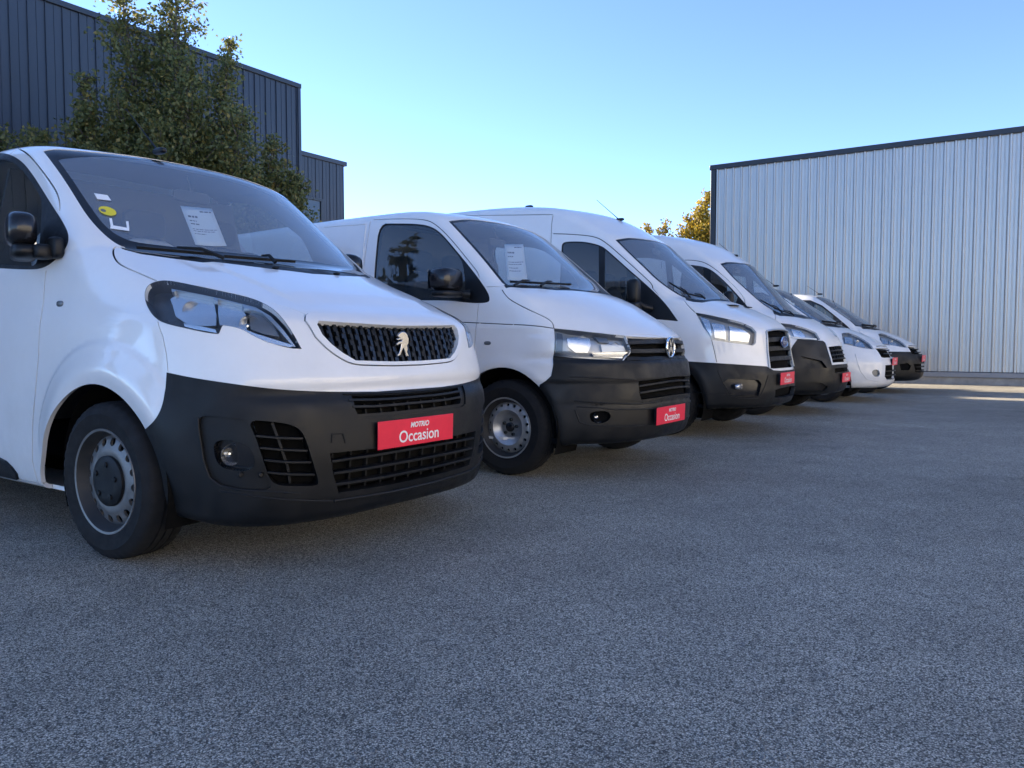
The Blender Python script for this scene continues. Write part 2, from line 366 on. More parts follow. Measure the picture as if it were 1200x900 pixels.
class Van:
    def __init__(s, name, label, ox, oy, ang, shape, h, cat='van', group='white used vans parked in a row'):
        s.sh = shape; a = R(ang); s.a = a
        s.root = empty(name, (ox, oy, 0), a - math.pi/2)          # local +X = forward, +Y = the van's left
        props(s.root, label, cat, group)
        s.O = np.array([ox, oy, 0.]); s.Fw = np.array([math.sin(a), -math.cos(a), 0]); s.L = np.array([math.cos(a), math.sin(a), 0])
        P, tri = shape.half_mesh(h)
        T = P[tri]; nrm = np.cross(T[:, 1]-T[:, 0], T[:, 2]-T[:, 0]); g = shape.normals(T.mean(1))
        fl = (nrm*g).sum(1) < 0; T[fl] = T[fl][:, ::-1]
        T, _ = split_tris(T, np.zeros(len(T), int), T[:, :, 1]); T = T[T.mean(1)[:, 1] < 0]
        T[..., 1] = np.where(np.abs(T[..., 1]) < 1e-5, 0, T[..., 1])
        s.T = T; s.Rg = np.zeros(len(T), int)
        full = np.concatenate([T, T[:, ::-1]*np.array([1, -1, 1])])
        s.bvh = BVHTree.FromPolygons(full.reshape(-1, 3).tolist(), np.arange(len(full)*3).reshape(-1, 3).tolist())
        s.names = {0: 'body'}; s.camV = s.toV(np.array([[0, 0, CAMH]]))[0]
    def toV(s, p): q = p - s.O; return np.stack([q@s.Fw, q@s.L, q[:, 2]], 1)
    def hit(s, o, d):
        loc, n, i, t = s.bvh.ray_cast(Vector(o), Vector(d).normalized())
        return None if loc is None else np.array(loc)
    def px(s, pts):
        """photo pixels -> points on this van's body surface"""
        out = []; cp, sp = math.cos(PITCH), math.sin(PITCH); miss = []
        for (x, y) in pts:
            u, v = (x-600)/FPX, (450-y)/FPX; d = np.array([u, cp+v*sp, -sp+v*cp]); d /= np.linalg.norm(d)
            dv = np.array([d@s.Fw, d@s.L, d[2]]); p = s.hit(s.camV, dv)
            if p is None: miss.append((len(out), dv))
            out.append(p)
        ok = [p for p in out if p is not None]
        for i, dv in miss:                                 # off the outline: same distance as the nearest hit
            c = ok[0] if ok else np.zeros(3); j = min((k for k in range(len(out)) if out[k] is not None), key=lambda k: abs(k-i), default=None)
            if j is not None: c = out[j]
            out[i] = s.camV + dv*np.linalg.norm(c - s.camV)
        return [np.array(p) for p in out]
    def pxs(s, pts, n=2): return s.px(chaikin(pts, n, False))       # smoothed open line
    def pxc(s, pts, n=2): return s.px(chaikin(pts, n, True))        # smoothed closed outline
    def fr(s, pts):
        out = []
        for y, z in pts:
            p = s.hit((1, y, z), (-1, 0, 0)); out.append(p if p is not None else np.array([-.3, y, z]))
        return out
    def sd(s, pts):
        out = []
        for x, z in pts:
            p = s.hit((x, -3, z), (0, 1, 0)); out.append(p if p is not None else np.array([x, -.9, z]))
        return out
    def tp(s, pts):
        out = []
        for x, y in pts:
            p = s.hit((x, y, 4), (0, 0, -1)); out.append(p if p is not None else np.array([x, y, 1.]))
        return out
    def rid(s, name):
        for k, v in s.names.items():
            if v == name: return k
        k = len(s.names); s.names[k] = name; return k
    def cut(s, name, pts, dirv=None, only=None, face=.05, inset=0.):
        pts = np.array(pts, float); k = s.rid(name)
        if dirv is None:
            dirv = s.sh.normals(np.array([s.snap(p) for p in pts])).mean(0)
        d = np.array(dirv, float); d /= np.linalg.norm(d)
        u = np.cross(d, [0, 0, 1.]); u = u if np.linalg.norm(u) > .05 else np.array([0, 1., 0]); u /= np.linalg.norm(u); v = np.cross(u, d)
        B = np.stack([u, v], 1); poly = pts@B
        if inset:
            ar = .5*sum(poly[i-1][0]*poly[i][1]-poly[i][0]*poly[i-1][1] for i in range(len(poly))); q2 = []
            for i in range(len(poly)):
                a, b, c = poly[i-1], poly[i], poly[(i+1) % len(poly)]; e1, e2 = b-a, c-b
                n1 = np.array([-e1[1], e1[0]])/max(np.linalg.norm(e1), 1e-6); n2 = np.array([-e2[1], e2[0]])/max(np.linalg.norm(e2), 1e-6)
                n_ = (n1+n2)/max(1+n1@n2, .35); q2.append(b + n_*inset*np.sign(ar))
            poly = np.array(q2)
        T = s.T; q = T@B; lo, hi = q.min(1), q.max(1); pl, ph = poly.min(0)-.002, poly.max(0)+.002
        nr = np.cross(T[:, 1]-T[:, 0], T[:, 2]-T[:, 0]); nl = np.linalg.norm(nr, axis=1)
        cand = (lo < ph).all(1) & (hi > pl).all(1) & ((nr@d) > face*nl)
        if only is not None: cand &= np.isin(s.Rg, [s.rid(n) for n in only])
        sT, sR = T[cand], s.Rg[cand]
        m = len(poly)
        for i in range(m):
            a, b = poly[i], poly[(i+1) % m]; e = b-a; L_ = np.linalg.norm(e)
            if L_ < 1e-5: continue
            nn = np.array([-e[1], e[0]])/L_
            q = sT@B; lo, hi = q.min(1), q.max(1); el, eh = np.minimum(a, b)-1e-4, np.maximum(a, b)+1e-4
            mk = (lo < eh).all(1) & (hi > el).all(1)
            if not mk.any(): continue
            t2, r2 = split_tris(sT[mk], sR[mk], (q[mk]-a)@nn)
            sT = np.concatenate([sT[~mk], t2]); sR = np.concatenate([sR[~mk], r2])
        inside = inpoly(sT.mean(1)@B, poly); sR = np.where(inside, k, sR)
        s.T = np.concatenate([T[~cand], sT]); s.Rg = np.concatenate([s.Rg[~cand], sR])
    def snap(s, p):
        loc = s.bvh.find_nearest(Vector(p))[0]; return np.array(loc) if loc is not None else p
    def band(s, name, pts, w, dirv=None, only=None, closed=False):
        """thin strip of the surface along a polyline: shut lines, seals, mouldings"""
        pts = densify(pts, .06); P = np.array(pts)
        N = s.sh.normals(np.array([s.snap(p) for p in P]))
        L_, R_ = [], []
        for i in range(len(P)):
            t = P[min(i+1, len(P)-1)] - P[max(i-1, 0)]; t /= max(np.linalg.norm(t), 1e-9)
            sd_ = np.cross(N[i], t); sd_ /= max(np.linalg.norm(sd_), 1e-9); L_.append(P[i]+sd_*w/2); R_.append(P[i]-sd_*w/2)
        # short overlapping chunks so each is cut along its own normal
        i = 0
        while i < len(P)-1:
            j = min(i+5, len(P)-1); poly = L_[i:j+1] + R_[i:j+1][::-1]
            s.cut(name, poly, N[i:j+1].mean(0) if dirv is None else dirv, only=only); i = j
    def drop(s, name):
        k = s.rid(name); keep = s.Rg != k; s.T, s.Rg = s.T[keep], s.Rg[keep]
    def arrays(s, name):
        k = s.rid(name); T = s.T[s.Rg == k]; V = T.reshape(-1, 3); key = np.round(V/2e-5).astype(np.int64)
        _, first, inv = np.unique(key, axis=0, return_index=True, return_inverse=True); inv = inv.reshape(-1, 3)
        ok = (inv[:, 0] != inv[:, 1]) & (inv[:, 1] != inv[:, 2]) & (inv[:, 0] != inv[:, 2])
        return V[first], inv[ok]
    def boundary(s, P, F, skip_mid=True):
        E = np.concatenate([F[:, [0,1]], F[:, [1,2]], F[:, [2,0]]]); k = np.sort(E, 1)
        _, inv, c = np.unique(k, axis=0, return_inverse=True, return_counts=True); E = E[c[inv.ravel()] == 1]
        if skip_mid: E = E[~((np.abs(P[E[:, 0], 1]) < 1e-4) & (np.abs(P[E[:, 1], 1]) < 1e-4))]
        if len(E) == 0 or len(E) > 9000: return E
        A, Bp = P[E[:, 0]], P[E[:, 1]]; mid = (A+Bp)/2; keep = np.ones(len(E), bool)   # drop T-junction seams
        d = Bp-A; ll = (d*d).sum(1)
        for c0 in range(0, len(E), 400):
            mm = mid[c0:c0+400]; r = mm[:, None]-A[None]; t = np.clip((r*d[None]).sum(2)/np.maximum(ll, 1e-12)[None], 0, 1)
            dist = np.linalg.norm(r - t[..., None]*d[None], axis=2); dist[np.arange(len(mm)), c0+np.arange(len(mm))] = 1
            keep[c0:c0+400] = dist.min(1) > 3e-5
        return E[keep]
    def part(s, name, region, mat, off=0., rim=0., mode='mid', parent=None, rimmat=None, inner=None, label=None):
        """region of the surface as an object. mode: mid (mirrored and welded), right, left, pair"""
        P, F = s.arrays(region)
        if len(F) == 0: print('EMPTY REGION', name, region); return None
        N = s.sh.normals(P); Ebd = s.boundary(P, F) if rim else None
        def build(nm, sgn, par):
            vs = []; fs = []; ns = []; mi = []
            sides = (1, -1) if sgn == 0 else (sgn,)
            for sg in sides:
                mir = np.array([1, sg, 1.]); Po = (P + N*off)*mir; No = N*mir; b = sum(len(v) for v in vs)
                Fo = F if sg > 0 else F[:, ::-1]
                vs.append(Po); fs.append(Fo+b); ns.append(No[Fo]); mi.append(np.zeros(len(Fo), int))
                if rim:
                    E = Ebd
                    if len(E):
                        A, Bq = (P+N*off)[E[:, 0]], (P+N*off)[E[:, 1]]; Ai, Bi = A-N[E[:, 0]]*rim, Bq-N[E[:, 1]]*rim
                        b = sum(len(v) for v in vs); n = len(E); vv = np.concatenate([A, Bq, Bi, Ai])*mir; I = np.arange(n)+b
                        q = np.stack([I, I+3*n, I+2*n, I+n], 1)
                        if sg < 0: q = q[:, ::-1]
                        t2 = np.concatenate([q[:, [0,1,2]], q[:, [0,2,3]]]); allv = np.concatenate(vs + [vv])
                        gn = np.cross(allv[t2[:, 1]]-allv[t2[:, 0]], allv[t2[:, 2]]-allv[t2[:, 0]]); gn /= np.maximum(np.linalg.norm(gn, axis=1, keepdims=True), 1e-9)
                        vs.append(vv); fs.append(t2); ns.append(np.repeat(gn[:, None], 3, 1)); mi.append(np.full(len(t2), 1 if rimmat else 0))
            me = bpy.data.meshes.new(nm); VV = np.concatenate(vs); FF = np.concatenate(fs); NN = np.concatenate(ns).reshape(-1, 3)
            me.vertices.add(len(VV)); me.vertices.foreach_set('co', VV.ravel()); me.loops.add(len(FF)*3); me.loops.foreach_set('vertex_index', FF.ravel())
            me.polygons.add(len(FF)); me.polygons.foreach_set('loop_start', np.arange(len(FF))*3)
            me.polygons.foreach_set('use_smooth', np.ones(len(FF), bool)); me.polygons.foreach_set('material_index', np.concatenate(mi))
            me.materials.append(mat)
            if rimmat: me.materials.append(rimmat)
            me.update(calc_edges=True)
            me.normals_split_custom_set(NN.tolist()); me.update()
            o = link(nm, me, None, par)
            if label: o['label'] = label
            return o
        par = parent if parent is not None else s.root
        if mode == 'mid': return build(name, 0, par)
        if mode == 'right': return build(name, 1, par)
        if mode == 'left': return build(name, -1, par)
        pr = par if isinstance(par, tuple) else (par, par)
        return build(name, 1, pr[0]), build(name, -1, pr[1])
    def nrm(s, pts): return s.sh.normals(np.array([s.snap(p) for p in pts]))
    def bar(s, mb, pts, w, t, off=0., step=.05):
        P = np.array(densify(pts, step)); P = np.array([s.snap(p) for p in P]) if step else P; N = s.nrm(P)
        mb.sweep(P + N*off, N, w, t); return mb
# ------------------------------------------------------------------ ground
def ground_mat():
    m, t, b = newmat('asphalt_chippings')
    tc = t.nodes.new('ShaderNodeTexCoord')
    def vor(scale, feat='F1'):
        v = t.nodes.new('ShaderNodeTexVoronoi'); v.inputs['Scale'].default_value = scale; v.feature = feat
        t.links.new(tc.outputs['Object'], v.inputs['Vector']); return v
    def noi(scale, det=5, ro=.6):
        n = t.nodes.new('ShaderNodeTexNoise'); n.inputs['Scale'].default_value = scale; n.inputs['Detail'].default_value = det
        n.inputs['Roughness'].default_value = ro; t.links.new(tc.outputs['Object'], n.inputs['Vector']); return n
    v1 = vor(245)
    sep = t.nodes.new('ShaderNodeSeparateColor'); t.links.new(v1.outputs['Color'], sep.inputs[0])
    ramp = t.nodes.new('ShaderNodeValToRGB'); e = ramp.color_ramp.elements      # colour of each chipping
    e[0].position = 0; e[0].color = (.06, .055, .045, 1); e[1].position = 1; e[1].color = (.92, .86, .74, 1)
    for p, c in ((.25, (.17, .155, .128, 1)), (.5, (.44, .405, .335, 1)), (.75, (.64, .59, .49, 1)), (.93, (.80, .74, .62, 1))):
        x = e.new(p); x.color = c
    t.links.new(sep.outputs[0], ramp.inputs[0])
    n1 = noi(.35, 6, .6); n2 = noi(2.2, 6, .7)
    mr = t.nodes.new('ShaderNodeMapRange'); mr.inputs['From Min'].default_value = .3; mr.inputs['From Max'].default_value = .7
    mr.inputs['To Min'].default_value = .74; mr.inputs['To Max'].default_value = 1.2; t.links.new(n1.outputs['Fac'], mr.inputs['Value'])
    mr2 = t.nodes.new('ShaderNodeMapRange'); mr2.inputs['From Min'].default_value = .35; mr2.inputs['From Max'].default_value = .7
    mr2.inputs['To Min'].default_value = .85; mr2.inputs['To Max'].default_value = 1.12; t.links.new(n2.outputs['Fac'], mr2.inputs['Value'])
    # bitumen between the stones
    gap = t.nodes.new('ShaderNodeMapRange'); gap.inputs['From Min'].default_value = .0; gap.inputs['From Max'].default_value = .72
    gap.inputs['To Min'].default_value = 1.42; gap.inputs['To Max'].default_value = .42; t.links.new(v1.outputs['Distance'], gap.inputs['Value'])
    k = t.nodes.new('ShaderNodeMath'); k.operation = 'MULTIPLY'; t.links.new(mr.outputs[0], k.inputs[0]); t.links.new(mr2.outputs[0], k.inputs[1])
    k2 = t.nodes.new('ShaderNodeMath'); k2.operation = 'MULTIPLY'; t.links.new(k.outputs[0], k2.inputs[0]); t.links.new(gap.outputs[0], k2.inputs[1])
    st = noi(.9, 3, .55); ms = t.nodes.new('ShaderNodeMapRange'); ms.inputs['From Min'].default_value = .60; ms.inputs['From Max'].default_value = .68       # old damp and oil stains
    ms.inputs['To Min'].default_value = 1.0; ms.inputs['To Max'].default_value = .80; t.links.new(st.outputs['Fac'], ms.inputs['Value'])
    k3 = t.nodes.new('ShaderNodeMath'); k3.operation = 'MULTIPLY'; t.links.new(k2.outputs[0], k3.inputs[0]); t.links.new(ms.outputs[0], k3.inputs[1]); k2 = k3
    mx = t.nodes.new('ShaderNodeVectorMath'); mx.operation = 'SCALE'; t.links.new(ramp.outputs[0], mx.inputs[0]); t.links.new(k2.outputs[0], mx.inputs['Scale'])
    t.links.new(mx.outputs[0], b.inputs['Base Color'])
    b.inputs['Roughness'].default_value = .7; b.inputs['Specular IOR Level'].default_value = .5
    h = t.nodes.new('ShaderNodeMath'); h.operation = 'MULTIPLY_ADD'; h.inputs[1].default_value = -.9
    h2 = t.nodes.new('ShaderNodeMath'); h2.operation = 'MULTIPLY'; h2.inputs[1].default_value = .35
    t.links.new(sep.outputs[1], h2.inputs[0]); t.links.new(v1.outputs['Distance'], h.inputs[0]); t.links.new(h2.outputs[0], h.inputs[2])
    bp = t.nodes.new('ShaderNodeBump'); bp.inputs['Strength'].default_value = .8; bp.inputs['Distance'].default_value = .005
    t.links.new(h.outputs[0], bp.inputs['Height']); t.links.new(bp.outputs[0], b.inputs['Normal'])
    return m
M['ground'] = ground_mat()
gm = MB(); gm.add([(-900,-900,0),(900,-900,0),(900,900,0),(-900,900,0)], [(0,1,2,3)])
props(gm.build('ground', M['ground'], smooth=0), kind='structure')

# loose pale chippings lying on the surface near the camera
def chippings():
    n = 5200; vs = []; fs = []
    for i in range(n):
        d = 1.3 + 9*NR.random()**1.7; x = (NR.random()-.5)*1.5*d; r = .0022 + .0035*NR.random()**2
        ang = NR.random()*6.28; b = len(vs); sx, sy, sz = r*(.8+.6*NR.random()), r*(.6+.5*NR.random()), r*(.5+.4*NR.random())
        base = [(1,0,0),(0,1,0),(-1,0,0),(0,-1,0),(.2,.1,1)]
        for (a, c, e) in base:
            px, py = a*sx, c*sy; vs.append((x+px*math.cos(ang)-py*math.sin(ang), d+px*math.sin(ang)+py*math.cos(ang), e*sz*1.3+.0005))
        fs += [(b,b+1,b+4),(b+1,b+2,b+4),(b+2,b+3,b+4),(b+3,b,b+4)]
    me = bpy.data.meshes.new('loose_chippings'); me.from_pydata(vs, [], fs); me.update()
    m = plain('chipping_stone', (.16, .16, .16), .8, var=.6, vscale=60)
    o = link('loose_chippings', me, m); props(o, 'loose grey stone chippings scattered over the asphalt', 'gravel', kind='stuff')
chippings()

# ------------------------------------------------------------------ clad buildings
AW = 57.8                                                 # walls run along the vans' own directions
def dirs(a): a = R(a); return Vector((math.sin(a), -math.cos(a), 0)), Vector((math.cos(a), math.sin(a), 0))
M['clad_grey'] = plain('galvanised_cladding', (.49, .475, .445), .32, metal=.55, var=.05, vscale=.8)
M['clad_dark'] = plain('anthracite_cladding', (.024, .031, .047), .45, var=.12, vscale=1.0, bump=.05, bscale=3)
M['trim_dark'] = plain('dark_flashing', (.018, .022, .03), .4)
M['trim_grey'] = plain('base_flashing', (.22, .23, .25), .5, metal=.3)
M['concrete'] = plain('concrete_plinth', (.30, .29, .27), .85, var=.25, vscale=4, bump=.4, bscale=60)
M['win_dark'] = plain('window_glass', (.05, .06, .07), .08, spec=.6)
M['roofing'] = plain('roof_membrane', (.08, .08, .085), .8)

def sheet_mesh(name, prof, z0, z1, thick_back=None):
    """ribbed sheet: prof = (along, out) points; local X along, -Y out"""
    vs = []; n = len(prof)
    for z in (z0, z1):
        vs += [(a, -o, z) for a, o in prof]
    fs = [(i, i+1, n+i+1, n+i) for i in range(n-1)]
    me = bpy.data.meshes.new(name); me.from_pydata(vs, [], fs); me.update()
    return me

def grey_hall():
    Fw, L = dirs(AW); A = Vector((10.6, 17.6, 0)); t0 = -6.165; C = A + Fw*t0     # far left corner of the wall we see
    LEN, HT, DEP = 24.0, 5.62, 14.0
    root = empty('warehouse', C, math.atan2(Fw.y, Fw.x)); props(root, 'large windowless hall clad in pale ribbed metal sheets with dark roof edge', 'building')
    # local X along the visible wall, local Y = away from us (into the building)
    mb = MB(); mb.box((.02, .06, 0), (LEN, DEP, HT-.15)); mb.build('core', M['roofing'], root, smooth=0)
    pitch = .2125; n = 5
    one = [(0,0), (.030,.046), (.060,.046), (.078,0), (.132,0), (.140,.009), (.152,.009), (.160,0)]
    prof = [(i*pitch + a, o) for i in range(n) for a, o in one] + [(n*pitch+.012, .001)]
    me = sheet_mesh('cladding_sheet', prof, .30, HT-.02); me.materials.append(M['clad_grey'])
    for k in range(int(LEN/(n*pitch))):
        o = link('cladding_sheet', me, None, root); o.location = (.10 + k*n*pitch, .004*(k % 2), 0)
    mb = MB(); mb.box((-.06, -.07, HT-.03), (LEN, .02, HT+.10)); mb.box((-.057, .024, HT-.028), (.02, DEP, HT+.098)); mb.build('roof_edge', M['trim_dark'], root, bevel=.01)
    mb = MB(); mb.box((-.03, -.055, .30), (.10, .05, HT-.034)); mb.build('corner_trim', M['trim_dark'], root, bevel=.006)
    mb = MB(); mb.box((-.02, -.06, .17), (LEN, .03, .285)); mb.build('base_flashing', M['trim_grey'], root, bevel=.008)
    mb = MB(); mb.box((-.02, -.02, -.05), (LEN, .1, .17)); mb.build('plinth', M['concrete'], root, bevel=.01)
    mb = MB(); mb.box((-.03, .05, .3), (.02, DEP, HT-.15)); mb.build('end_wall', M['clad_grey'], root)
grey_hall()

def dark_hall():
    a = 55.4; Fw, L = dirs(a); HT = 8.5; C = Vector((-6.22, 22.8, 0))               # right end of the facade
    LEN, DEP = 22., 22.
    root = empty('dark_warehouse', C, math.atan2(-L.y, -L.x)); props(root, 'tall anthracite metal clad hall behind the tree', 'building')
    # local X along the facade (towards the camera side), local Y: away from facade? facade normal is +F
    sy = 1 if (Matrix.Rotation(math.atan2(-L.y, -L.x), 3, 'Z') @ Vector((0, 1, 0))).dot(Fw) > 0 else -1    # local Y sign that faces us
    mb = MB(); mb.box((.02, min(-sy*.08, -sy*DEP), 0), (LEN, max(-sy*.08, -sy*DEP), HT-.1)); mb.build('core', M['clad_dark'], root, smooth=0)
    pw = .36
    prof = [(0, 0), (.022, .0), (.026, .035), (.040, .035), (.044, .0), (.20, .002), (.204, .012), (.214, .012), (.218, 0), (pw, 0)]
    me = sheet_mesh('cladding_panel', [(x, o*(-sy)) for x, o in prof], .25, HT-.12); me.materials.append(M['clad_dark'])
    for k in range(int(LEN/pw)):
        o = link('cladding_panel', me, None, root); o.location = (.06 + k*pw, 0, 0)
    mb = MB(); mb.box((-.05, min(sy*.07, -sy*.2), HT-.13), (LEN, max(sy*.07, -sy*.2), HT)); mb.build('roof_edge', M['trim_dark'], root, bevel=.01)
    mb = MB(); mb.box((-.04, min(sy*.05, -sy*.1), .0), (.06, max(sy*.05, -sy*.1), HT-.134)); mb.build('corner_trim', M['clad_dark'], root, bevel=.006)
    # lower annexe set back behind the far end
    D2 = 26.2; x1 = -.2148*D2; h2 = (YHOR-193.2)/FPX*D2 + CAMH
    C2 = Vector((x1, D2, 0)); r2 = empty('low_warehouse', C2, math.atan2(-L.y, -L.x)); props(r2, 'lower anthracite building with one window beyond the tall dark hall', 'building')
    mb = MB(); mb.box((.02, min(-sy*.06, -sy*10), 0), (4.6, max(-sy*.06, -sy*10), h2-.08)); mb.build('core', M['clad_dark'], r2, smooth=0)
    pw2 = .30; me2 = sheet_mesh('cladding_panel', [(x*pw2/.36, o*(-sy)*.5) for x, o in prof], .2, h2-.12); me2.materials.append(M['clad_dark'])
    for k in range(15):
        o = link('cladding_panel', me2, None, r2); o.location = (.05 + k*pw2, 0, 0)
    mb = MB(); mb.box((-.05, min(sy*.06, -sy*.2), h2-.14), (4.6, max(sy*.06, -sy*.2), h2)); mb.build('roof_edge', M['clad_dark'], r2, bevel=.01)
    # window: pixels (357..377, 241..262)
    zt = (YHOR-241)/FPX*D2 + CAMH
    wf = MB(); y0, y1 = sorted((sy*.02, sy*.07))
    for lo, hi in (((1.02, y0, zt-.09), (2.32, y1, zt)), ((1.02, y0, zt-1.4), (1.12, y1, zt-.09)), ((2.22, y0, zt-1.4), (2.32, y1, zt-.09)), ((1.02, y0, zt-1.5), (2.32, y1, zt-1.4))): wf.box(lo, hi)
    wo_ = wf.build('window', M['trim_dark'], r2, bevel=.006)
    g = MB(); g.box((1.1, min(sy*.015, sy*.03), zt-1.42), (2.24, max(sy*.015, sy*.03), zt-.08)); g.build('pane', M['win_dark'], wo_, smooth=0)
dark_hall()

def fill_hall():
    """unseen pale hall added behind the photographer as warm sunlit fill; it mirrors in the van noses"""
    a = 55.4; Fw, L = dirs(a); C = Vector((-6.22, 22.8, 0)) + Fw*33 - L*16; LEN, HT = 46., 6.5
    root = empty('fill_hall', C - L*23, math.atan2(L.y, L.x)); props(root, 'unseen long pale hall added across the yard to bounce sunlight onto the noses of the vans', 'building')
    # local X along L, local Y = -F (towards the vans)
    m = plain('pale_render', (.58, .56, .52), .8, var=.1, vscale=.6, bump=.2, bscale=30); mb = MB(); mb.box((0, -12, 0), (LEN, 0, HT)); mb.build('wall', m, root, smooth=0)
    mb = MB(); mb.box((-.1, -12.1, HT), (LEN+.1, .12, HT+.3)); mb.build('roof_edge', M['trim_dark'], root, bevel=.01)
    for k in range(7):
        x = 2.5 + k*6.2; f = MB()
        for lo, hi in (((x, 0, .95), (x+3.2, .06, 1.05)), ((x, 0, 3.0), (x+3.2, .06, 3.1)), ((x, 0, 1.05), (x+.1, .06, 3.0)), ((x+3.1, 0, 1.05), (x+3.2, .06, 3.0)), ((x+1.55, 0, 1.05), (x+1.65, .06, 3.0))): f.box(lo, hi)
        w_ = f.build('window', M['trim_dark'], root)
        for q in (0, 1):
            g = MB(); g.box((x+.1+q*1.55, .004, 1.05), (x+1.55+q*1.55, .02, 3.0)); g.build('pane', M['win_dark'], w_, smooth=0)
fill_hall()

# ------------------------------------------------------------------ trees
def leaf_mat(name, c0, c1, c2):
    m, t, b = newmat(name)
    at = t.nodes.new('ShaderNodeAttribute'); at.attribute_name = 'leafvar'
    rp = t.nodes.new('ShaderNodeValToRGB'); e = rp.color_ramp.elements
    e[0].color = (*c0, 1); e[1].color = (*c2, 1); x = e.new(.6); x.color = (*c1, 1)
    t.links.new(at.outputs['Fac'], rp.inputs[0]); t.links.new(rp.outputs[0], b.inputs['Base Color'])
    b.inputs['Roughness'].default_value = .55
    tr = t.nodes.new('ShaderNodeBsdfTranslucent'); t.links.new(rp.outputs[0], tr.inputs[0])
    mx = t.nodes.new('ShaderNodeMixShader'); mx.inputs[0].default_value = .42
    out = t.nodes['Material Output']; t.links.new(b.outputs[0], mx.inputs[1]); t.links.new(tr.outputs[0], mx.inputs[2]); t.links.new(mx.outputs[0], out.inputs[0])
    return m
M['leaf_green'] = leaf_mat('pear_leaves', (.075, .095, .03), (.17, .175, .055), (.34, .25, .07))
M['leaf_gold'] = leaf_mat('autumn_leaves', (.16, .15, .02), (.40, .28, .03), (.55, .34, .05))
M['leaf_fir'] = leaf_mat('fir_needles', (.02, .035, .02), (.04, .06, .03), (.07, .08, .04))
M['bark'] = plain('bark', (.09, .075, .06), .9, bump=.8, bscale=40, var=.4, vscale=8)
def leaves_obj(name, C, size, mat, parent, rng, up=.3):
    """one small folded leaf (two triangles) at each centre"""
    n = len(C); ax = rng.normal(size=(n, 3)); ax[:, 2] -= up; ax /= np.linalg.norm(ax, axis=1, keepdims=True)
    r = rng.normal(size=(n, 3)); sd_ = np.cross(ax, r); sd_ /= np.maximum(np.linalg.norm(sd_, axis=1, keepdims=True), 1e-6); nn = np.cross(sd_, ax)
    s = (size*(.65 + .7*rng.random(n)))[:, None]
    a = C - ax*s*.5; b = C + ax*s*.55; l = C + sd_*s*.32 + nn*s*.1; q = C - sd_*s*.32 + nn*s*.1
    V = np.stack([a, q, b, l], 1).reshape(-1, 3); I = np.arange(n)*4
    F = np.stack([np.stack([I, I+1, I+2], 1), np.stack([I, I+2, I+3], 1)], 1).reshape(-1, 3)
    me = bpy.data.meshes.new(name); me.vertices.add(len(V)); me.vertices.foreach_set('co', V.ravel())
    me.loops.add(len(F)*3); me.loops.foreach_set('vertex_index', F.ravel()); me.polygons.add(len(F)); me.polygons.foreach_set('loop_start', np.arange(len(F))*3)
    at = me.attributes.new('leafvar', 'FLOAT', 'POINT'); at.data.foreach_set('value', np.repeat(np.clip(rng.normal(.42, .25, n), 0, 1), 4))
    me.materials.append(mat); me.update(calc_edges=True)
    return link(name, me, None, parent)
def tree(name, label, base, leaders, nleaf, lsize, mat, seed, group=None, trunk_r=.13):
    """leaders: list of (dx, dy, height, radius, start) upright limbs with side shoots"""
    rng = np.random.default_rng(seed); root = empty(name, base); props(root, label, 'tree', group)
    tb = MB(); shoots = []
    top = max(l[2] for l in leaders)
    tb.tube([(0,0,-.1), (.01,.0,.5), (.0,.02,1.0), (.02,0,1.5)], [trunk_r*1.25, trunk_r, trunk_r*.92, trunk_r*.85], 10)
    lb = MB()
    for dx, dy, h, rad, st in leaders:
        p0 = np.array([0, 0, 1.2]); p1 = np.array([dx*.55, dy*.55, st]); p3 = np.array([dx, dy, h])
        path = [p0, (p0+p1)/2+rng.normal(size=3)*.05, p1]
        for k in range(1, 7): path.append(p1 + (p3-p1)*k/6 + np.append(rng.normal(size=2)*.07, 0)*(1-k/7))
        lb.tube(path, [trunk_r*.55*(1-.9*i/(len(path)-1)) + .006 for i in range(len(path))], 6)
        ns = int(14 + 16*(h-st))
        for k in range(ns):
            u = (k+rng.random())/ns; c = p1 + (p3-p1)*u; c = c + np.append(rng.normal(size=2)*.05, 0)
            env = min(1, (u+.12)/.35)*(1-u)**.6 + .13
            ln = rad*env*(.45 + .75*rng.random()); an = rng.random()*6.283; el = .35 + .75*rng.random()
            d = np.array([math.cos(an)*math.cos(el), math.sin(an)*math.cos(el), math.sin(el)])
            e = c + d*ln; lb.tube([c, c+d*ln*.55+np.array([0, 0, -.04]), e], [.016, .010, .004], 4)
            shoots.append((c, d, ln))
    tb.build('trunk', M['bark'], root); lb.build('limbs', M['bark'], root, fix=False)
    wts = np.array([s[2] for s in shoots]); wts /= wts.sum(); cnt = rng.multinomial(nleaf, wts); C = []
    for (c, d, ln), k in zip(shoots, cnt):
        if k == 0: continue
        ncl = 3; u = .25 + .85*rng.random(k)**.8; sp_ = .055 + .10*ln
        C.append(c + d*(ln*u)[:, None] + rng.normal(size=(k, 3))*sp_*np.array([1, 1, .8]))
    leaves_obj('crown', np.concatenate(C), lsize, mat, root, rng)
    return root
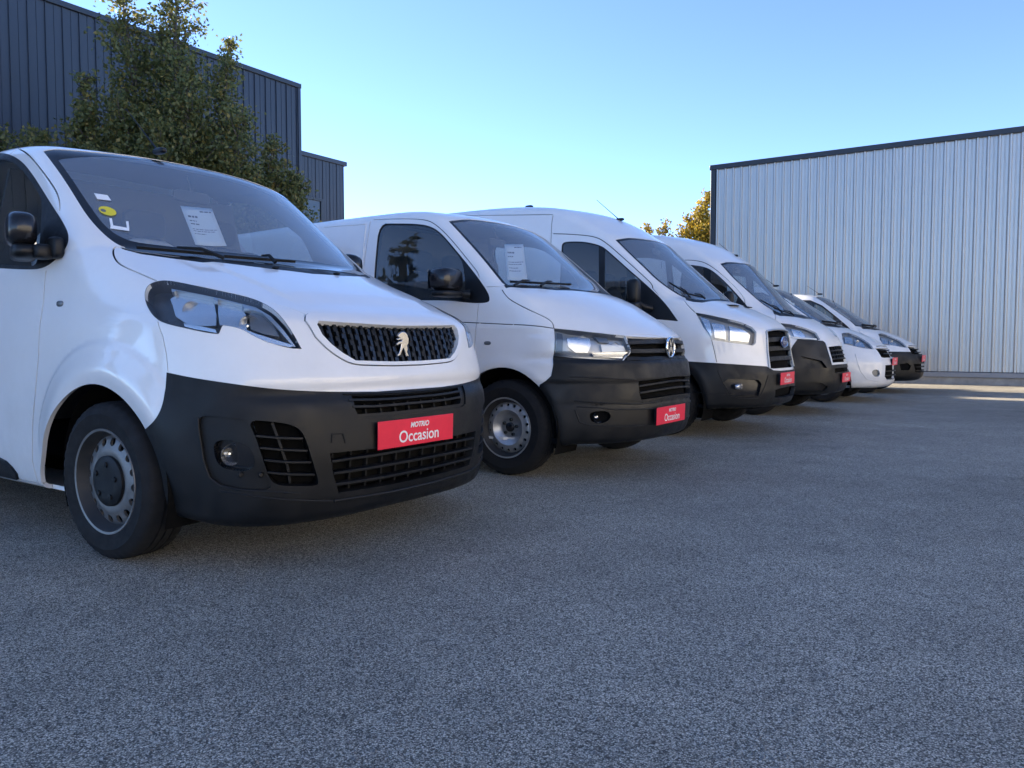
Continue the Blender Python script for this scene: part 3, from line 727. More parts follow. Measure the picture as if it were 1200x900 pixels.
# main ornamental pear in front of the dark hall; pixel x = 600 + 900*X/Y
tree('pear_tree', 'tall green tree with two sunlit pointed tops in front of the dark hall', (-6.55, 15.3, 0),
     [(-1.10, .1, 8.15, .95, 2.6), (.12, -.2, 8.2, .95, 2.7), (-.45, .3, 7.0, 1.2, 2.3), (.95, .2, 6.9, .85, 2.3), (-1.75, -.3, 6.1, .75, 2.0), (.5, -.7, 5.8, 1.0, 1.9), (-.8, -.6, 5.4, 1.1, 1.8), (1.35, -.3, 5.4, .85, 2.0), (-2.1, .2, 4.8, .8, 1.9), (.0, -.9, 4.8, 1.1, 1.7), (1.5, .2, 4.4, .9, 1.7)],
     62000, .08, M['leaf_green'], 3, 'trees along the dark hall')
tree('pear_tree', 'shorter round green tree at the far corner of the dark hall', (-5.1, 16.6, 0),
     [(0, 0, 5.3, .7, 1.9), (.45, .1, 4.6, .65, 1.7), (-.55, .2, 4.7, .7, 1.7), (.2, -.4, 4.4, 1.0, 1.6), (-1.1, 0, 4.7, .9, 1.6), (.1, .3, 4.0, 1.1, 1.5), (-.7, -.3, 3.9, 1.1, 1.5)],
     34000, .08, M['leaf_green'], 5, 'trees along the dark hall')
tree('pear_tree', 'low bushy green tree beside the tall pointed tree', (-8.9, 14.6, 0),
     [(0, 0, 4.9, .9, 1.8), (-.9, .1, 4.9, .9, 1.8), (.9, .2, 5.3, .9, 1.8), (.2, -.4, 4.5, 1.0, 1.6), (-1.9, 0, 4.7, .9, 1.7), (1.7, .1, 5.0, .9, 1.8), (1.1, -.3, 4.4, 1.0, 1.6), (-.6, -.3, 4.2, 1.0, 1.6)],
     36000, .08, M['leaf_green'], 6, 'trees along the dark hall')
tree('golden_tree', 'golden autumn tree glowing beside the edge of the ribbed metal hall', (7.75, 31.0, 0),
     [(0, 0, 7.0, 1.0, 2.4), (.6, .1, 6.6, .9, 2.2), (-.6, .2, 6.0, .9, 2.0), (-.3, -.2, 6.3, .8, 2.0)], 15000, .12, M['leaf_gold'], 8)
tree('sparse_tree', 'thin treetop with scattered yellow leaves behind the high roofed van', (6.2, 31.5, 0),
     [(0, 0, 5.95, .8, 2.2), (-.75, .1, 5.8, .7, 2.0), (.75, .1, 5.75, .7, 2.1)], 6000, .11, M['leaf_gold'], 9, trunk_r=.10)
def fir(base, h, seed):
    """dark conifer with drooping tiers, mirrored in the vans' side windows"""
    rng = np.random.default_rng(seed); root = empty('fir_tree', base); props(root, 'dark conifer with drooping tiers beyond the open side of the yard', 'tree')
    t = MB(); t.tube([(0, 0, -.1), (0, 0, h*.5), (0, 0, h)], [.16, .09, .015], 10); t.build('trunk', M['bark'], root)
    C = []; b = MB()
    for z in np.arange(.7, h-.15, .34):
        r = (h-z)*.23 + .1
        for k in range(9):
            an = rng.random()*6.28; ln = r*(.75+.4*rng.random()); d = np.array([math.cos(an), math.sin(an), -.18])
            p0 = np.array([0, 0, z]); b.tube([p0, p0+d*ln], [.02, .006], 4); n = int(55*ln)
            u = rng.random(n); C.append(p0 + d*(ln*u)[:, None] + rng.normal(size=(n, 3))*np.array([.10, .10, .05])*(1.2-u)[:, None])
    b.build('limbs', M['bark'], root, fix=False); leaves_obj('crown', np.concatenate(C), .11, M['leaf_fir'], root, rng)
fir((-12.5, 4.2, 0), 7.5, 4)
tree('hedgerow_tree', 'broad leafy tree across the road from the yard', (-24, -6, 0), [(0, 0, 7.5, 1.8, 2.2), (2, .5, 6.8, 1.8, 2.2), (-2, .4, 6.6, 1.8, 2.2), (.6, -1.5, 6.0, 1.8, 2)], 9000, .24, M['leaf_green'], 12, trunk_r=.22)
tree('hedgerow_tree', 'wide tree with yellowing leaves across the road from the yard', (-25, 1.5, 0), [(0, 0, 6.5, 1.8, 2.2), (2, .5, 6.0, 1.6, 2.2), (-2, .4, 5.6, 1.6, 2.2)], 7000, .24, M['leaf_gold'], 13, trunk_r=.2)
# ------------------------------------------------------------------ wheels (axis = local Y, outer face towards -Y)
def tyre_mesh(R0, rim_r, w):
    h = w/2; seg = 132
    prof = [(rim_r-.004, -h+.022), (rim_r+.004, -h+.010), (rim_r+.018, -h+.004), (rim_r+.030, -h+.001), ((R0+rim_r)/2+.004, -h-.003), ((R0+rim_r)/2+.010, -h-.0045),
            (R0-.040, -h+.002), (R0-.024, -h+.007), (R0-.010, -h+.018), (R0-.003, -h+.030)]
    n0 = len(prof)
    g = .006
    for c in (-.036, 0., .036):
        prof += [(R0, c-.0085), (R0, c-.0045), (R0-.008, c-.004), (R0-.008, c+.004), (R0, c+.0045), (R0, c+.0085)]
    right = [(r, -a) for r, a in reversed(prof[:n0])]; prof += right
    n = len(prof); vs = []; fs = []
    for k in range(seg):
        an = 2*math.pi*k/seg; c, d = math.cos(an), math.sin(an); low = (k % 3 == 0)
        for i, (r, y) in enumerate(prof):
            if low and (7 <= i <= 10 or n-11 <= i <= n-8): r = r - .005
            vs.append((r*c, y, r*d))
    for k in range(seg):
        a, b = k*n, ((k+1) % seg)*n
        for i in range(n-1): fs.append((a+i, a+i+1, b+i+1, b+i))
    m = MB(); m.add(vs, fs); return m
def holed_ring(mb, r1, r2, rh, rr, N, axf, depth=.012, M_=20, mi=0):
    """flat-ish pressed ring between radii r1,r2 with N round holes of radius rr at radius rh; axf(r) = axial height"""
    dth = 2*math.pi/N
    for k in range(N):
        t0 = k*dth; loop = []
        per = M_//4
        for j in range(per): loop.append((-.5 + j/per, 0))
        for j in range(per): loop.append((.5, j/per))
        for j in range(per): loop.append((.5 - j/per, 1))
        for j in range(per): loop.append((-.5, 1 - j/per))
        O = [((r1 + (r2-r1)*b), t0 + a*dth) for a, b in loop]
        cx, cy = rh, 0; I = []
        for (r, th) in O:
            dx, dy = r-rh, (th-t0)*rh; an = math.atan2(dy, dx); I.append((rh + rr*math.cos(an), t0 + rr*math.sin(an)/rh))
        vs = []
        for ring, dd in ((O, 0), (I, 0), (I, depth)):
            for r, th in ring: vs.append((r*math.cos(th), axf(r) + dd, r*math.sin(th)))
        n = len(O); fs = []
        for q in (0, 1):
            for i in range(n): fs.append((q*n+i, q*n+(i+1) % n, (q+1)*n+(i+1) % n, (q+1)*n+i))
        mb.add(vs, fs, mi)
def lin(tab):
    xs, ys = zip(*tab); return lambda r: float(np.interp(r, xs, ys))
def make_wheel(R0, rim_r, w, style):
    """returns (rim, tyre, cap) mesh objects: rim is the part, the others its children"""
    h = w/2; mb = MB()
    barrel = [(rim_r+.010, -h+.012), (rim_r+.006, -h+.006), (rim_r-.002, -h+.008), (rim_r-.010, -h+.020), (rim_r-.018, -h+.045), (rim_r-.030, -h+.060), (rim_r-.038, -h+.085), (rim_r-.040, h-.02)]
    mb.lathe(barrel, 64, mi=2)
    mb.lathe([(rim_r+.0105, -h+.013), (rim_r+.0065, -h+.0052), (rim_r-.003, -h+.0075)], 64, mi=0)
    if style == 'van':           # pressed steel, ring of holes, dark plastic centre cap
        ax = lin([(.05, -.060), (.105, -.072), (.128, -.078), (.145, -.074), (rim_r-.040, -.062), (rim_r-.018, -.045)])
        holed_ring(mb, .142, rim_r-.024, .1705, .0178, 16, ax)
        mb.lathe([(.0, ax(.05)), (.06, ax(.06)), (.105, ax(.105)), (.128, ax(.128)), (.142, ax(.142))], 48)
        cap = MB(); cap.lathe([(.112, -.068), (.110, -.086), (.100, -.092), (.070, -.095), (.040, -.092), (.0, -.091)], 40)
        for k in range(5):
            an = 2*math.pi*k/5 + .3; cap.lathe([(.013, 0), (.012, -.010), (.0, -.012)], 12, Matrix.Translation((0.074*math.cos(an), -.091, .074*math.sin(an))))
        capm, steel = M['black_plastic'], M['steel']
    else:                        # dished disc, bare hub with five bolts
        ax = lin([(.03, -.030), (.070, -.030), (.085, -.036), (.115, -.062), (.128, -.072), (.140, -.068), (rim_r-.040, -.060), (rim_r-.018, -.045)])
        holed_ring(mb, .138, rim_r-.022, .1625, .0115, 18, ax)
        mb.lathe([(.03, ax(.03)), (.070, ax(.07)), (.085, ax(.085)), (.100, ax(.10)), (.115, ax(.115)), (.128, ax(.128)), (.138, ax(.138))], 48)
        cap = MB(); cap.lathe([(.034, -.020), (.033, -.044), (.026, -.050), (.0, -.051)], 28)
        for k in range(5):
            an = 2*math.pi*k/5 + math.pi/2; cap.lathe([(.0125, -.02), (.0125, -.044), (.009, -.047), (.0, -.047)], 8, Matrix.Translation((.056*math.cos(an), 0, .056*math.sin(an))))
        capm, steel = M['gloss_black'], M['steel_bright']
    mb.lathe([(rim_r-.034, -.02), (.03, .0), (.0, .0)], 32, mi=1)
    rim = mb.build('wheel', [steel, M['void'], M['steel_dark']], None, smooth=40)
    ty = tyre_mesh(R0, rim_r, w).build('tyre', M['rubber'], rim, smooth=32)
    cp = cap.build('hub_cap' if style == 'van' else 'hub', capm, rim, smooth=40)
    return rim
def put_wheels(van, proto, xs, lat, z, steer=0.):
    first = True
    for ix, x in enumerate(xs):
        for sgn in (-1, 1):
            o = proto if first else copy_tree(proto); first = False
            o.parent = van.root; o.location = (x, sgn*lat, z)
            o.rotation_euler = (0, RNG.random()*.3, (0 if sgn < 0 else math.pi) + (steer if ix == 0 else 0))
def wheel_wells(van, xs, r, depth=.30, z=.34):
    """dark inner arches"""
    for x in xs:
        for sgn in (-1, 1):
            mb = MB(); y0 = van.sh.wmax-.035; y1 = y0-depth; n = 20; vs = []; fs = []
            for y in (y0, y1):
                for k in range(n+1):
                    an = math.pi*(-.12 + 1.24*k/n); vs.append((x + r*math.cos(an), sgn*y, z + r*math.sin(an)))
            for k in range(n): fs.append((k, k+1, n+2+k, n+1+k))
            fs.append(tuple(range(n+1, 2*n+2)))
            mb.add(vs, fs); mb.build('wheel_arch_liner', M['void'], van.root, smooth=30)
# ------------------------------------------------------------------ the six vans: base shapes (x forward from the nose, y left, z up)
def bump_band(v, c, w): return np.exp(-((v-c)/w)**2)
def relief1(x, ay, z):
    side = sstep(.70, .86, ay)
    d = np.sqrt((x+.93)**2 + (z-.345)**2)
    r = .024*np.exp(-((d-.48)/.085)**2)*side*sstep(-1.9, -1.2, x)*sstep(.25, .5, z)       # wheel arch swelling
    r = r - .012*sstep(1.0, 1.16, z)*(1-sstep(1.16, 1.36, z))*side                        # shoulder tuck
    front = sstep(-.75, -.45, x)
    r = r - .016*bump_band(z, .735, .035)*front*(1-sstep(.70, .86, ay))                   # step above the bumper
    r = r + .011*sstep(1.06, 1.12, z)*(1-sstep(1.32, 1.38, z))*(1-sstep(.50 - .12*(x+.9), .54 - .12*(x+.9), ay))*sstep(-1.15, -.95, x)*(1-sstep(-.42, -.25, x))   # raised bonnet centre
    r = r + .009*(1-sstep(.585, .62, d))*side*sstep(-1.75, -1.45, x)*(1-sstep(-.55, -.40, x))*sstep(.35, .6, z)                                                  # pressed arc above the wheel
    return r
SH = {}
SH['k0'] = Shape(
    P=[(.05,-.16),(.16,-.08),(.24,-.035),(.36,-.010),(.50,0),(.62,-.004),(.70,-.014),(.76,-.028),(.86,-.055),(.96,-.085),(1.03,-.115),(1.07,-.165),(1.13,-.30),(1.21,-.50),(1.29,-.71),(1.355,-.865),(1.39,-.94),(1.44,-1.00),(1.64,-1.235),(1.88,-1.53),(2.00,-1.70),(2.08,-1.86),(2.3,-2.3)],
    C=[(.2,.44),(.5,.42),(.8,.40),(1.0,.42),(1.1,.42),(1.25,.34),(1.40,.31),(1.5,.33),(2.1,.40)],
    W=[(.10,.90),(.20,.935),(.40,.965),(.65,.977),(.90,.975),(1.05,.968),(1.20,.952),(1.32,.925),(1.50,.875),(1.75,.815),(1.95,.775),(2.1,.75)],
    T=[(-6,0),(-1.25,0),(-.9,.008),(-.6,.030),(-.3,.075),(-.1,.12),(.1,.17)],
    ZT=[(-6,1.98),(-4.9,2.00),(-3.4,2.04),(-2.4,2.035),(-1.9,2.00),(-1.5,1.97),(-1.0,1.9)],
    K=[(.2,.20),(.6,.20),(.95,.17),(1.15,.13),(1.3,.10),(1.5,.075),(2.1,.09)], length=4.96, zb=.2, q=3.7, Q=[(.2,3.7),(1.1,3.7),(1.35,2.4),(1.6,2.1),(2.1,2.1)], crown=.03, kt=.08, relief=relief1,
    ZB=[(-6,.235),(-1.2,.235),(-.55,.225),(-.3,.19),(.1,.185)])
SH['t5'] = Shape(
    P=[(.05,-.2),(.20,-.10),(.28,-.035),(.40,-.004),(.55,0),(.68,-.010),(.80,-.030),(.90,-.050),(.98,-.075),(1.02,-.12),(1.10,-.24),(1.20,-.42),(1.30,-.61),(1.355,-.735),(1.39,-.80),(1.5,-.93),(1.70,-1.17),(1.90,-1.42),(1.98,-1.56),(2.08,-1.85)],
    C=[(.2,.46),(.8,.46),(1.0,.46),(1.15,.36),(1.3,.24),(1.4,.23),(2.0,.27)],
    W=[(.15,.87),(.26,.925),(.45,.945),(.80,.952),(1.02,.950),(1.18,.936),(1.30,.912),(1.5,.872),(1.8,.815),(1.95,.780),(2.1,.73)],
    T=[(-6,0),(-1.1,0),(-.7,.012),(-.4,.04),(-.15,.09),(.1,.15)],
    ZT=[(-6,2.01),(-4.8,2.015),(-3,2.035),(-2.2,2.03),(-1.6,2.005),(-1.3,1.97),(-.9,1.9)],
    K=[(.2,.19),(.8,.18),(1.0,.12),(1.1,.08),(1.3,.06),(1.5,.055),(2.0,.07)], length=4.89, zb=.25, q=2.7, Q=[(.2,2.7),(1.2,2.7),(1.4,2.0),(2.1,2.0)], crown=.04, kt=.08,
    relief=lambda x, ay, z: .012*bump_band(np.sqrt((x+.894)**2+(z-.345)**2), .45, .05)*sstep(.7,.86,ay)*sstep(-1.8,-1.2,x) + .006*bump_band(z, 1.06, .03)*sstep(.8, .9, ay)*(1-sstep(-.6, -.5, x))
      - .012*bump_band(z, .845, .02)*sstep(-.8, -.5, x) + .010*sstep(.66, .70, z)*(1-sstep(.80, .83, z))*sstep(-.8, -.5, x)
      - .008*bump_band(z, .515, .012)*sstep(-.7, -.5, x))
SH['transit'] = Shape(
    P=[(.1,-.2),(.26,-.10),(.34,-.03),(.48,0),(.62,-.004),(.74,-.03),(.85,-.055),(1.0,-.075),(1.08,-.095),(1.14,-.14),(1.20,-.22),(1.30,-.42),(1.38,-.60),(1.42,-.70),(1.50,-.79),(1.75,-1.07),(2.0,-1.35),(2.10,-1.46),(2.20,-1.62),(2.34,-1.84),(2.47,-2.10),(2.56,-2.5),(2.66,-3.2)],
    C=[(.2,.46),(.9,.46),(1.1,.44),(1.3,.34),(1.42,.29),(2.0,.30),(2.6,.45)],
    W=[(.2,.93),(.35,.99),(.6,1.015),(1.0,1.02),(1.2,1.00),(1.4,.975),(1.8,.93),(2.1,.89),(2.4,.84),(2.6,.79)],
    T=[(-7,0),(-1.4,0),(-.8,.03),(-.4,.08),(-.1,.14),(.1,.18)],
    ZT=[(-7,2.60),(-3.2,2.62),(-2.6,2.60),(-2.1,2.52),(-1.6,2.40),(-1,2.24)],
    K=[(.2,.22),(.9,.18),(1.2,.12),(1.4,.07),(2.0,.07),(2.6,.14)], length=5.53, zb=.30, q=2.7, Q=[(.2,2.7),(1.2,2.7),(1.45,2.0),(2.6,2.0)], crown=.06, kt=.15,
    relief=lambda x, ay, z: .014*bump_band(np.sqrt((x+1.0)**2+(z-.36)**2), .47, .05)*sstep(.74,.9,ay)*sstep(-1.9,-1.3,x))
SH['boxer'] = Shape(
    P=[(.1,-.2),(.26,-.10),(.33,-.03),(.46,0),(.60,-.003),(.72,-.03),(.85,-.07),(.97,-.11),(1.05,-.15),(1.12,-.21),(1.22,-.36),(1.32,-.54),(1.38,-.66),(1.44,-.74),(1.7,-.98),(2.0,-1.25),(2.08,-1.33),(2.2,-1.50),(2.36,-1.74),(2.49,-2.05),(2.58,-2.5),(2.66,-3.2)],
    C=[(.2,.52),(.7,.55),(1.0,.55),(1.2,.42),(1.38,.30),(2.0,.30),(2.6,.45)],
    W=[(.2,.92),(.35,.98),(.6,1.01),(1.0,1.02),(1.2,1.005),(1.4,.985),(1.8,.95),(2.1,.915),(2.4,.875),(2.6,.83)],
    T=[(-7,0),(-1.3,0),(-.8,.03),(-.4,.09),(-.1,.16),(.1,.2)],
    ZT=[(-7,2.60),(-3.2,2.62),(-2.6,2.60),(-2.1,2.53),(-1.6,2.41),(-1,2.24)],
    K=[(.2,.24),(.9,.20),(1.2,.14),(1.4,.07),(2.0,.07),(2.6,.14)], length=5.41, zb=.28, q=2.5, Q=[(.2,2.5),(1.2,2.5),(1.45,2.0),(2.6,2.0)], crown=.06, kt=.15)
SH['expert2'] = Shape(
    P=[(.1,-.2),(.24,-.09),(.32,-.025),(.45,0),(.60,-.004),(.70,-.03),(.80,-.075),(.90,-.15),(.97,-.25),(1.06,-.42),(1.14,-.60),(1.20,-.75),(1.24,-.83),(1.4,-1.06),(1.6,-1.36),(1.80,-1.66),(1.90,-1.83),(2.0,-2.1)],
    C=[(.2,.50),(.7,.54),(.95,.60),(1.1,.5),(1.2,.34),(1.4,.26),(2.0,.28)],
    W=[(.2,.86),(.32,.91),(.5,.935),(.8,.945),(1.0,.938),(1.2,.905),(1.5,.83),(1.8,.755),(1.96,.70)],
    T=[(-6,0),(-1.2,0),(-.7,.03),(-.35,.085),(-.1,.15),(.1,.2)],
    ZT=[(-6,1.94),(-4.7,1.95),(-3,1.975),(-2.3,1.965),(-1.8,1.93),(-1.3,1.86)],
    K=[(.2,.26),(.8,.24),(1.0,.18),(1.2,.10),(1.5,.08),(2,.10)], length=4.81, zb=.24, q=2.4, crown=.05, kt=.11)
# ------------------------------------------------------------------ fittings shared by the vans
def mirror_line(pts):
    """points from the right edge to the centre -> whole symmetric line"""
    pts = [np.array(p, float) for p in pts if p[1] < -.004]
    return pts + [p*np.array([1, -1, 1]) for p in reversed(pts)]
def both(van, name, build):
    """build(sgn) adds the right (-1) or left (+1) copy"""
    return build(-1), build(1)
def flip(o):
    """mirror a finished part (and its sub-parts) to the van's left side"""
    c = copy_tree(o, o.parent); c.scale = (1, -1, 1); c.location = (o.location.x, -o.location.y, o.location.z)
    if o.rotation_euler.z or o.rotation_euler.x: c.rotation_euler = (-o.rotation_euler.x, o.rotation_euler.y, -o.rotation_euler.z)
    return c
def lining(v, glass, zmin, xmax=-.9, xmin=-2.55, off=-.035):
    """inside of the cab: pillars, roof and doors seen through the glass"""
    ex = [v.rid(g) for g in glass]; c = v.T.mean(1); m = ~np.isin(v.Rg, ex) & (c[:, 0] > xmin) & (c[:, 0] < xmax) & (c[:, 2] > zmin)
    kid = v.rid('tmp_lining'); sv = v.Rg.copy(); v.Rg = np.where(m, kid, v.Rg); o = v.part('cabin_lining', 'tmp_lining', M['lining'], off=off); v.Rg = sv
    return o
def rbox(mb, c, s, r=.03, mat=None):
    """rounded box as a subdivided superellipsoid"""
    n, m = 10, 16; vs = []; fs = []
    sg = lambda a, e: math.copysign(abs(a)**e, a)
    for i in range(n+1):
        la = -math.pi/2 + math.pi*i/n
        for j in range(m):
            lo = 2*math.pi*j/m; e = r
            p = Vector((c[0]+s[0]/2*sg(math.cos(la), e)*sg(math.cos(lo), e), c[1]+s[1]/2*sg(math.cos(la), e)*sg(math.sin(lo), e), c[2]+s[2]/2*sg(math.sin(la), e)))
            vs.append(mat @ p if mat is not None else p)
    for i in range(n):
        for j in range(m): fs.append((i*m+j, i*m+(j+1) % m, (i+1)*m+(j+1) % m, (i+1)*m+j))
    mb.add(vs, fs)
def cabin(v, xc, zc, zr, xs=-1.95, film=False, wid=.84):
    """dashboard, seats, steering wheel, bulkhead. xc,zc = base of the windscreen"""
    r = v.root
    mb = MB(); n = 14; prof = [(xc-.02, zc-.06), (xc-.12, zc-.055), (xc-.32, zc-.035), (xc-.45, zc-.05), (xc-.52, zc-.14), (xc-.50, zc-.35), (xc-.42, zc-.6), (xc-.02, zc-.6)]
    vs = []; fs = []; K_ = len(prof)
    for i in range(n+1):
        y = -wid + 2*wid*i/n; b = .10*(y/wid)**2; hump = .03*math.exp(-((y-.38)/.2)**2)
        for k, (x, z) in enumerate(prof): vs.append((x - b, y, z + (hump if 2 <= k <= 3 else 0)))
    for i in range(n):
        for k in range(K_): fs.append((i*K_+k, i*K_+(k+1) % K_, (i+1)*K_+(k+1) % K_, (i+1)*K_+k))
    mb.add(vs, fs); mb.build('dashboard', M['dash'], r, smooth=50)
    sw = MB(); c = Vector((xc-.62, .38, zc-.06)); ring = []
    for k in range(24):
        a = 2*math.pi*k/24; ring.append(c + Vector((-.09*math.sin(a), .185*math.cos(a), .16*math.sin(a))))
    sw.tube(ring, .015, 8, closed=True); sw.tube([c, c+Vector((.12, 0, -.06))], .03, 8)
    for a in (.2, math.pi-.2, -math.pi/2): sw.tube([c, c + Vector((-.09*math.sin(a), .185*math.cos(a), .16*math.sin(a)))], .014, 6)
    sw.build('steering_wheel', M['dash'], r)
    for y, wd in ((-.50, .46), (-.06, .40), (.45, .50)):
        s = MB(); rbox(s, (xs+.22, y, zc-.52), (.52, wd, .18), .45)
        rbox(s, (xs-.10, y, zc-.16), (.15, wd, .68), .5, Matrix.Translation((xs-.1, y, zc-.16)) @ Matrix.Rotation(-.2, 4, 'Y') @ Matrix.Translation((-xs+.1, -y, -zc+.16)))
        so_ = s.build('seat', M['film'] if film and y < .1 else M['seat'], r, smooth=60)
        h = MB(); rbox(h, (xs-.20, y, zc+.27), (.11, .26, .17), .55); h.tube([(xs-.19, y-.05, zc+.1), (xs-.2, y-.05, zc+.22)], .007, 6); h.tube([(xs-.19, y+.05, zc+.1), (xs-.2, y+.05, zc+.22)], .007, 6)
        h.build('headrest', M['seat'], so_, smooth=60)
    b = MB(); zz = np.linspace(.5, float(v.sh.ZT(np.array([xs-.41]))[0])-.12, 9); yy = v.sh.W(zz)-.07; pl = [(y, z) for y, z in zip(yy, zz)] + [(-y, z) for y, z in zip(yy[::-1], zz[::-1])]
    b.prism(pl, 0, .02, Matrix.Translation((xs-.40, 0, 0)) @ Matrix.Rotation(math.pi/2, 4, 'Z')); b.build('bulkhead', M['lining'], r, smooth=0)
    mi = MB(); rbox(mi, (xc-.72, 0, zr-.20), (.03, .24, .07), .5); mi.tube([(xc-.72, 0, zr-.17), (xc-.76, 0, zr-.07)], .008, 6); mi.build('rear_view_mirror', M['dash'], r)
def plate(v, px_c, w=.52, h=.125, tilt=0., yaw=0., loc=None, text=True):
    """red dealer plate with its lettering on the nose"""
    p = v.px([px_c])[0] if loc is None else np.array(loc); n = v.nrm([p])[0]
    mb = MB(); mb.box((0, -w/2, -h/2), (.006, w/2, h/2)); o = mb.build('number_plate', M['red'], v.root, bevel=.002)
    o.location = p + np.array([.014, 0, 0]); o.rotation_euler = (0, tilt, yaw)
    bk = MB(); bk.box((-.03, -w/2+.03, -h/2+.02), (-.001, w/2-.03, h/2-.02)); bk.build('plate_bracket', M['black_plastic'], o)
    if text:
        for txt, size, z, sh, bo, sp in (('MOTRIO', .033, .031, .18, .0012, 1.0), ('Occasion', .076, -.020, 0, .0009, .98)):
            me = textmesh(txt, size, sh, bo, sp); t = link('lettering', me, M['print'], o)
            t.rotation_euler = (math.pi/2, 0, math.pi/2); t.location = (.0068, .012, z)
    return o
def wiper(v, a, b, arm, name='wiper'):
    """blade along the glass from pixel a to pixel b, arm foot at pixel arm"""
    A, B, C_ = v.px([a, b, arm]); P = densify([A, B], .08); N = v.nrm(P); mb = MB(); mb.sweep(np.array(P)+N*.014, N, .010, .014)
    m_ = (A+B)/2; Q = [C_, m_]; N2 = v.nrm(Q); mb.tube([Q[0]+N2[0]*.02, (Q[0]+Q[1])/2+N2.mean(0)*.045, Q[1]+N2[1]*.032], [.010, .008, .005], 8)
    return mb.build(name, M['black_plastic'], v.root)
def underbody(v, x0, x1, z=.26):
    mb = MB(); mb.box((x1, -.6, z-.04), (x0, .6, z+.05))
    for x in (x0-.1, x1+.5): mb.tube([(x, -.78, .34), (x, .78, .34)], .045, 10)
    mb.build('chassis', M['void'], v.root, smooth=30)
def roof_aerial(v, base, tip, fin=.03, parent=None):
    mb = MB(); b = np.array(base); mb.tube([b, (b*2+np.array(tip))/3, tip], [.006, .004, .0025], 6); rbox(mb, (b[0]+.01, b[1], b[2]), (.11, .045, .035), .7)
    return mb.build('aerial', M['black_plastic'], v.root)
def disc_lamp(v, p, d, r, name, parent, ring=True, lens='lens'):
    """small round lamp: bowl, bulb shield, lens; d = facing direction"""
    d = Vector(d).normalized(); q = (-d).to_track_quat('Y', 'Z').to_matrix().to_4x4(); T_ = Matrix.Translation(Vector(p)) @ q
    mb = MB(); mb.lathe([(r*1.04, -.004), (r*.98, .0), (r*.80, .020), (r*.45, .036), (r*.12, .042), (0, .042)], 28, T_)
    o = mb.build(name, M['reflector'], parent, smooth=50)
    b = MB(); b.lathe([(r*.30, .034), (r*.30, .012), (r*.20, .004), (0, .002)], 14, T_); b.build('bulb_shield', M['chrome'], o)
    return o
def region_line(v, pts): return v.px(pts)

def gap_parts(v):
    """every shut line is a strip of its own"""
    k0 = v.rid('gap'); P, F = v.arrays('gap')
    if not len(F): return
    lab = np.arange(len(P))
    for _ in range(400):
        m = lab[F].min(1); new = lab.copy(); np.minimum.at(new, F.ravel(), np.repeat(m, 3)); new = new[new]
        if (new == lab).all(): break
        lab = new
    # weld components that touch (T-junctions) by coarse position
    idx = np.where(v.Rg == k0)[0]; T = v.T[idx]; key = {tuple(q): l for q, l in zip(np.round(P/2e-5).astype(np.int64).tolist(), lab)}
    tl = np.array([key.get(tuple(np.round(t[0]/2e-5).astype(np.int64).tolist()), -1) for t in T])
    comps = [c for c in np.unique(tl)]; cen = {c: T[tl == c].reshape(-1, 3) for c in comps}
    par = {c: c for c in comps}
    def root(c):
        while par[c] != c: c = par[c]
        return c
    for i, a in enumerate(comps):
        for b in comps[i+1:]:
            A, B = cen[a], cen[b]
            if (A.min(0)-.004 < B.max(0)).all() and (B.min(0)-.004 < A.max(0)).all():
                if np.linalg.norm(A[:, None]-B[None], axis=2).min() < .006: par[root(b)] = root(a)
    gid = np.array([root(c) for c in tl])
    for n, g in enumerate(np.unique(gid)):
        nm = 'gap_piece_%d' % n; kid = v.rid(nm); v.Rg[idx[gid == g]] = kid
        mid = (np.abs(T[gid == g][..., 1]) < 1e-4).any(); v.part('panel_gap', nm, M['seal'], off=-.009, mode='mid' if mid else 'pair')
